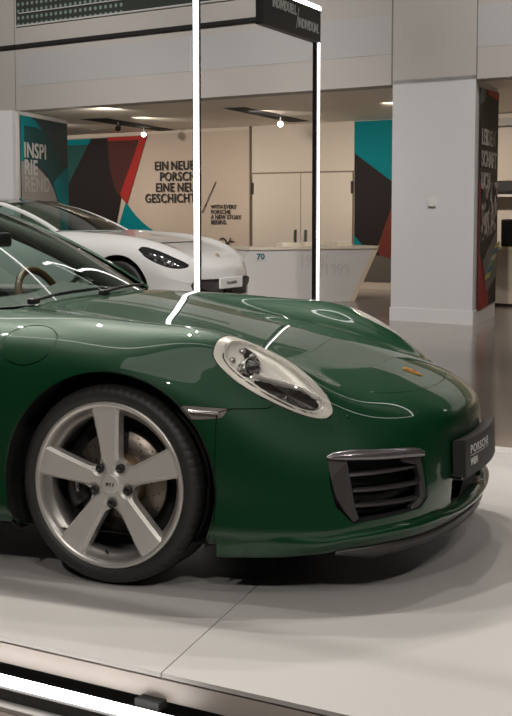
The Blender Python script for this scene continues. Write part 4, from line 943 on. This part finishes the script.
for t in (0,math.pi,-math.pi/2): b.tube([c0+ex*.05*math.cos(t)+ez*.05*math.sin(t),c0+ex*.178*math.cos(t)+ez*.178*math.sin(t)],.012,6)
b.build('spoke',DSH,st)
b=MB(); b.box((-.965,.0,1.125),(.03,.22,.062),bev=.014); rv=b.build('rear_view_mirror',BLACKP,CAR); MB().tube([(-.975,0,1.15),(-1.03,0,1.20)],.012,8).build('mirror_stalk',BLACKP,rv)
for s in (1,-1):
    y=.37*s
    b=MB(); b.box((-1.50,y,.44),(.50,.50,.16),bev=.05); seat=b.build('seat',LEATHER,CAR)
    b=MB(); b.box((-1.80,y,.76),(.13,.48,.56),Matrix.Rotation(math.radians(-18),3,'Y'),bev=.05); b.build('backrest',LEATHER,seat)
    b=MB(); b.box((-1.905,y,1.075),(.09,.26,.17),Matrix.Rotation(math.radians(-14),3,'Y'),bev=.035); b.build('headrest',LEATHER,seat)
b=MB(); b.box((-1.6,0,.24),(2.1,1.5,.06)); b.box((-1.45,0,.42),(1.0,.22,.34),bev=.04); b.build('cabin_floor',MATTEB,CAR)
b=MB()
for s in (1,-1): b.box((-1.5,s*.735,.60),(1.7,.05,.56),bev=.02)
b.build('door_lining',DSH,CAR)
# ---- white saloon behind
PHI2=math.radians(27); SED=empty('white_saloon',(-1.16,15.75,.14),-PHI2,label='white four-door saloon with dark headlamp parked behind, facing right',cat='car'); SED.name='saloon_car'
def pr(x,y,z0,z1,zc,zl=.18,zs=None):
    return [(x,0,z0),(x,.25*y,z0),(x,.48*y,z1),(x,.62*y,(z1+zc)/2),(x,.75*y,zc),(x,.87*y,zc-.045),(x,.955*y,zc-.13),(x,y,zc-.27),(x,1.0*y,.45),(x,.99*y,.30),(x,.96*y,zl),(x,.5*y,zl),(x,0,zl)]
PRR=[[(-4.12,0,.7)]*13,pr(-4.05,.62,.93,.93,.90,.3),pr(-3.85,.86,.98,.98,.96,.25),pr(-3.4,.94,1.0,1.0,.99),pr(-2.9,.97,1.0,1.0,1.0),pr(-2.2,.97,.99,.99,.99),pr(-1.5,.965,.99,.99,.99),pr(-.9,.965,1.0,1.0,1.0),pr(-.5,.965,.965,.965,.985),pr(-.1,.97,.925,.925,.965),pr(.2,.965,.88,.88,.925),pr(.42,.945,.835,.835,.875),pr(.60,.90,.785,.785,.80),pr(.73,.82,.735,.73,.725),pr(.83,.70,.68,.675,.655),pr(.90,.50,.62,.61,.59),pr(.935,.25,.56,.555,.54),[(.945,0,.42)]*13]
S2=Surf(PRR); BB=surf_mesh(S2,.5,16.99,240,0,10,90); BB=arch(BB,0,.405); BB=arch(BB,-2.95,.41)
CAB2=[(-.80,-.3),(-.82,.60),(-.95,.74),(-3.2,.74),(-3.5,.5),(-3.6,-.3)]
BB=clip(BB,np.where(up(BB),-sdf(BB[0][:,[0,1]],CAB2),.05))
# headlamp: dark lens in the side/front oblique plane (t,z)
def t2(V): return np.stack([(V[:,0]-.3)*.8-(V[:,1]-.9)*.6,V[:,2]],1)
HLP=open_spline([(-.04,.80),(.02,.835),(.16,.80),(.36,.715),(.52,.635),(.49,.595),(.34,.59),(.16,.645),(.03,.72)],3)
ok=(BB[0][:,0]>.1)&(BB[0][:,1]>.35)
hl=clip(BB,np.where(ok,sdf(t2(BB[0]),HLP),-.05)); B2=clip(BB,np.where(ok,-sdf(t2(BB[0]),HLP),.05))
GP=[(-.3,.44),(.62,.46),(.70,.42),(.66,.26),(.55,.24),(-.3,.24)]
gr=clip(B2,np.where(B2[0][:,0]>.6,sdf(B2[0][:,[1,2]],GP),-.05)); B2=clip(B2,np.where(B2[0][:,0]>.6,-sdf(B2[0][:,[1,2]],GP),.05))
panel('car_body',merge(B2,mir(B2)),WHITEP,SED,.015)
gr=(gr[0]-gr[1]*.02,gr[1],gr[2]); g2=merge(gr,mir(gr)); mk('front_grille',g2[0],g2[2],DARKP,SED,N=g2[1])
for s,q in ((1,hl),(-1,mir(hl))):
    o=mk('headlamp',q[0],q[2],mat('saloon_lamp',(.035,.035,.036),.08,.2,1.0),SED,N=q[1])
    for a,b__ in ((.10,.745),(.22,.69),(.33,.645),(.14,.69),(.25,.645)):
        d=np.hypot(*(t2(hl[0])-np.array([a,b__])).T); p=hl[0][np.argmin(d)]*np.array([1,s,1]); nn=hl[1][np.argmin(d)]*np.array([1,s,1]); b=MB(); b.lathe([(.0002,.022),(.02,.017),(.028,.0)],12,'Z'); 
        rot=Vector(nn).to_track_quat('Z','Y').to_matrix(); b.v=[tuple(rot@Vector(v)+Vector(p-nn*.012)) for v in b.v]; b.build('lamp_element',LAMPI,o)
MB().box((.97,0,.40),(.03,.54,.125),bev=.006).build('number_plate',WHITE,SED)
V,F=text_mesh('PANAMERA',.05,align='CENTER',ext=.0005,bold=.001); mk('plate_lettering',[(.987,v[0],v[1]+.385) for v in V],F,BLACKINK,SED)
V=[(.80+a,b_,.725-.4*a+.004) for a,b_ in sh]; mk('hood_crest',V,[tuple(range(len(sh)))],GOLD,SED)
SL_=MB()
for z in (.27,.33,.39): SL_.box((.90,0,z),(.03,.95,.012))
SL_.build('grille_bars',BLACKP,SED)
wb=open_spline([(-.78,0,1.005),(-.80,.3,1.003),(-.85,.55,1.0),(-.95,.74,.99)],5); wt=open_spline([(-1.72,0,1.365),(-1.74,.25,1.36),(-1.80,.43,1.35),(-1.90,.57,1.325)],5)
ws=loft(wb,wt,12,(.01,0,.03)); wf=np.concatenate([(ws*MIR)[:,::-1][:,:-1],ws],1); MB().grid(wf).build('windscreen',GLASS,SED)
rl=open_spline([(-1.90,.57,1.325),(-2.3,.59,1.345),(-2.8,.58,1.31),(-3.3,.54,1.20),(-3.75,.48,1.02)],5); rcn=open_spline([(-1.72,0,1.365),(-2.2,0,1.405),(-2.7,0,1.38),(-3.2,0,1.27),(-3.75,0,1.03)],5)
RG=[[b_*(math.cos(u*math.pi/2)**.8 if u<1 else 0)*np.array([1,0,1])+a*(1-(math.cos(u*math.pi/2)**.8 if u<1 else 0))*np.array([1,0,1])+np.array([0,a[1]*u,0]) for u in np.linspace(0,1,9)] for a,b_ in zip(rl,rcn)]
RG=np.array(RG); 
for k,u in enumerate(np.linspace(0,1,9)): RG[0,k]=wt[int(round(u*(len(wt)-1)))]
RF=np.concatenate([(RG*MIR)[:,::-1][:,:-1],RG],1); MB().grid(RF[:13]).build('roof',mat('black_roof',(.02,.02,.02),.1,coat=1),SED); MB().grid(RF[12:]).build('rear_window',SIDEGL,SED)
e_=ws[:,-1]; tpp=resamp(np.concatenate([e_,rl[1:]]),40); bl2=tpp.copy(); bl2[:,2]=.99; bl2[:,1]=np.interp(-tpp[:,0],[.95,1.3,2.0,3.0,3.75],[.74,.80,.82,.80,.55]); s2=loft(bl2,tpp,5,(0,.02,0))
for s in (1,-1):
    m2_=np.array([1,s,1.]); MB().grid(s2[:,2:]*m2_).build('side_window',SIDEGL,SED)
    P=[[p*m2_+np.array([.02,-.015*s,.0]),p*m2_+np.array([.01,.01*s,.018]),p*m2_+np.array([-.02,.03*s,.01]),p*m2_+np.array([-.04,.02*s,-.02])] for p in np.concatenate([e_,rl[1:]])]; MB().grid(P).build('roof_pillar',WHITEP,SED)
MB().box((-2.2,0,.55),(3.2,1.5,.62),bev=.05).build('cabin_interior',MATTEB,SED); MB().box((-1.6,0,.62),(3.8,1.5,.5)).build('underbody',MATTEB,SED)
for cx in (0,-2.95):
    for s in (1,-1):
        b=MB(); th=np.linspace(math.radians(-38),math.radians(218),30); b.grid([[(cx+.41*math.cos(t),s*y,.335+.41*math.sin(t)) for y in (.55,.75,.955)] for t in th]); b.add([(cx,s*.55,.335)]+[(cx+.41*math.cos(t),s*.55,.335+.41*math.sin(t)) for t in th],[(0,i,i+1) for i in range(1,len(th))]); b.build('wheel_housing',MATTEB,SED)
        b=MB(); b.lathe([(.22,0),(.26,.01),(.31,.012),(.335,-.01),(.335,-.22),(.30,-.24)],64); b.v=[(v[0]+cx,s*(v[1]+.93),v[2]+.335) for v in b.v]; ty=b.build('wheel',RUBBER,SED)
        b=MB()
        for k in range(5):
            t=k*2*math.pi/5+.3; b.prism([(cx+r*math.cos(t+a),s*.925,.335+r*math.sin(t+a)) for r,a in ((.03,-.9),(.25,-.16),(.25,.16),(.03,.9))],(0,-.03*s,0))
        b.build('wheel_spokes',SILVER,ty,fix=True)
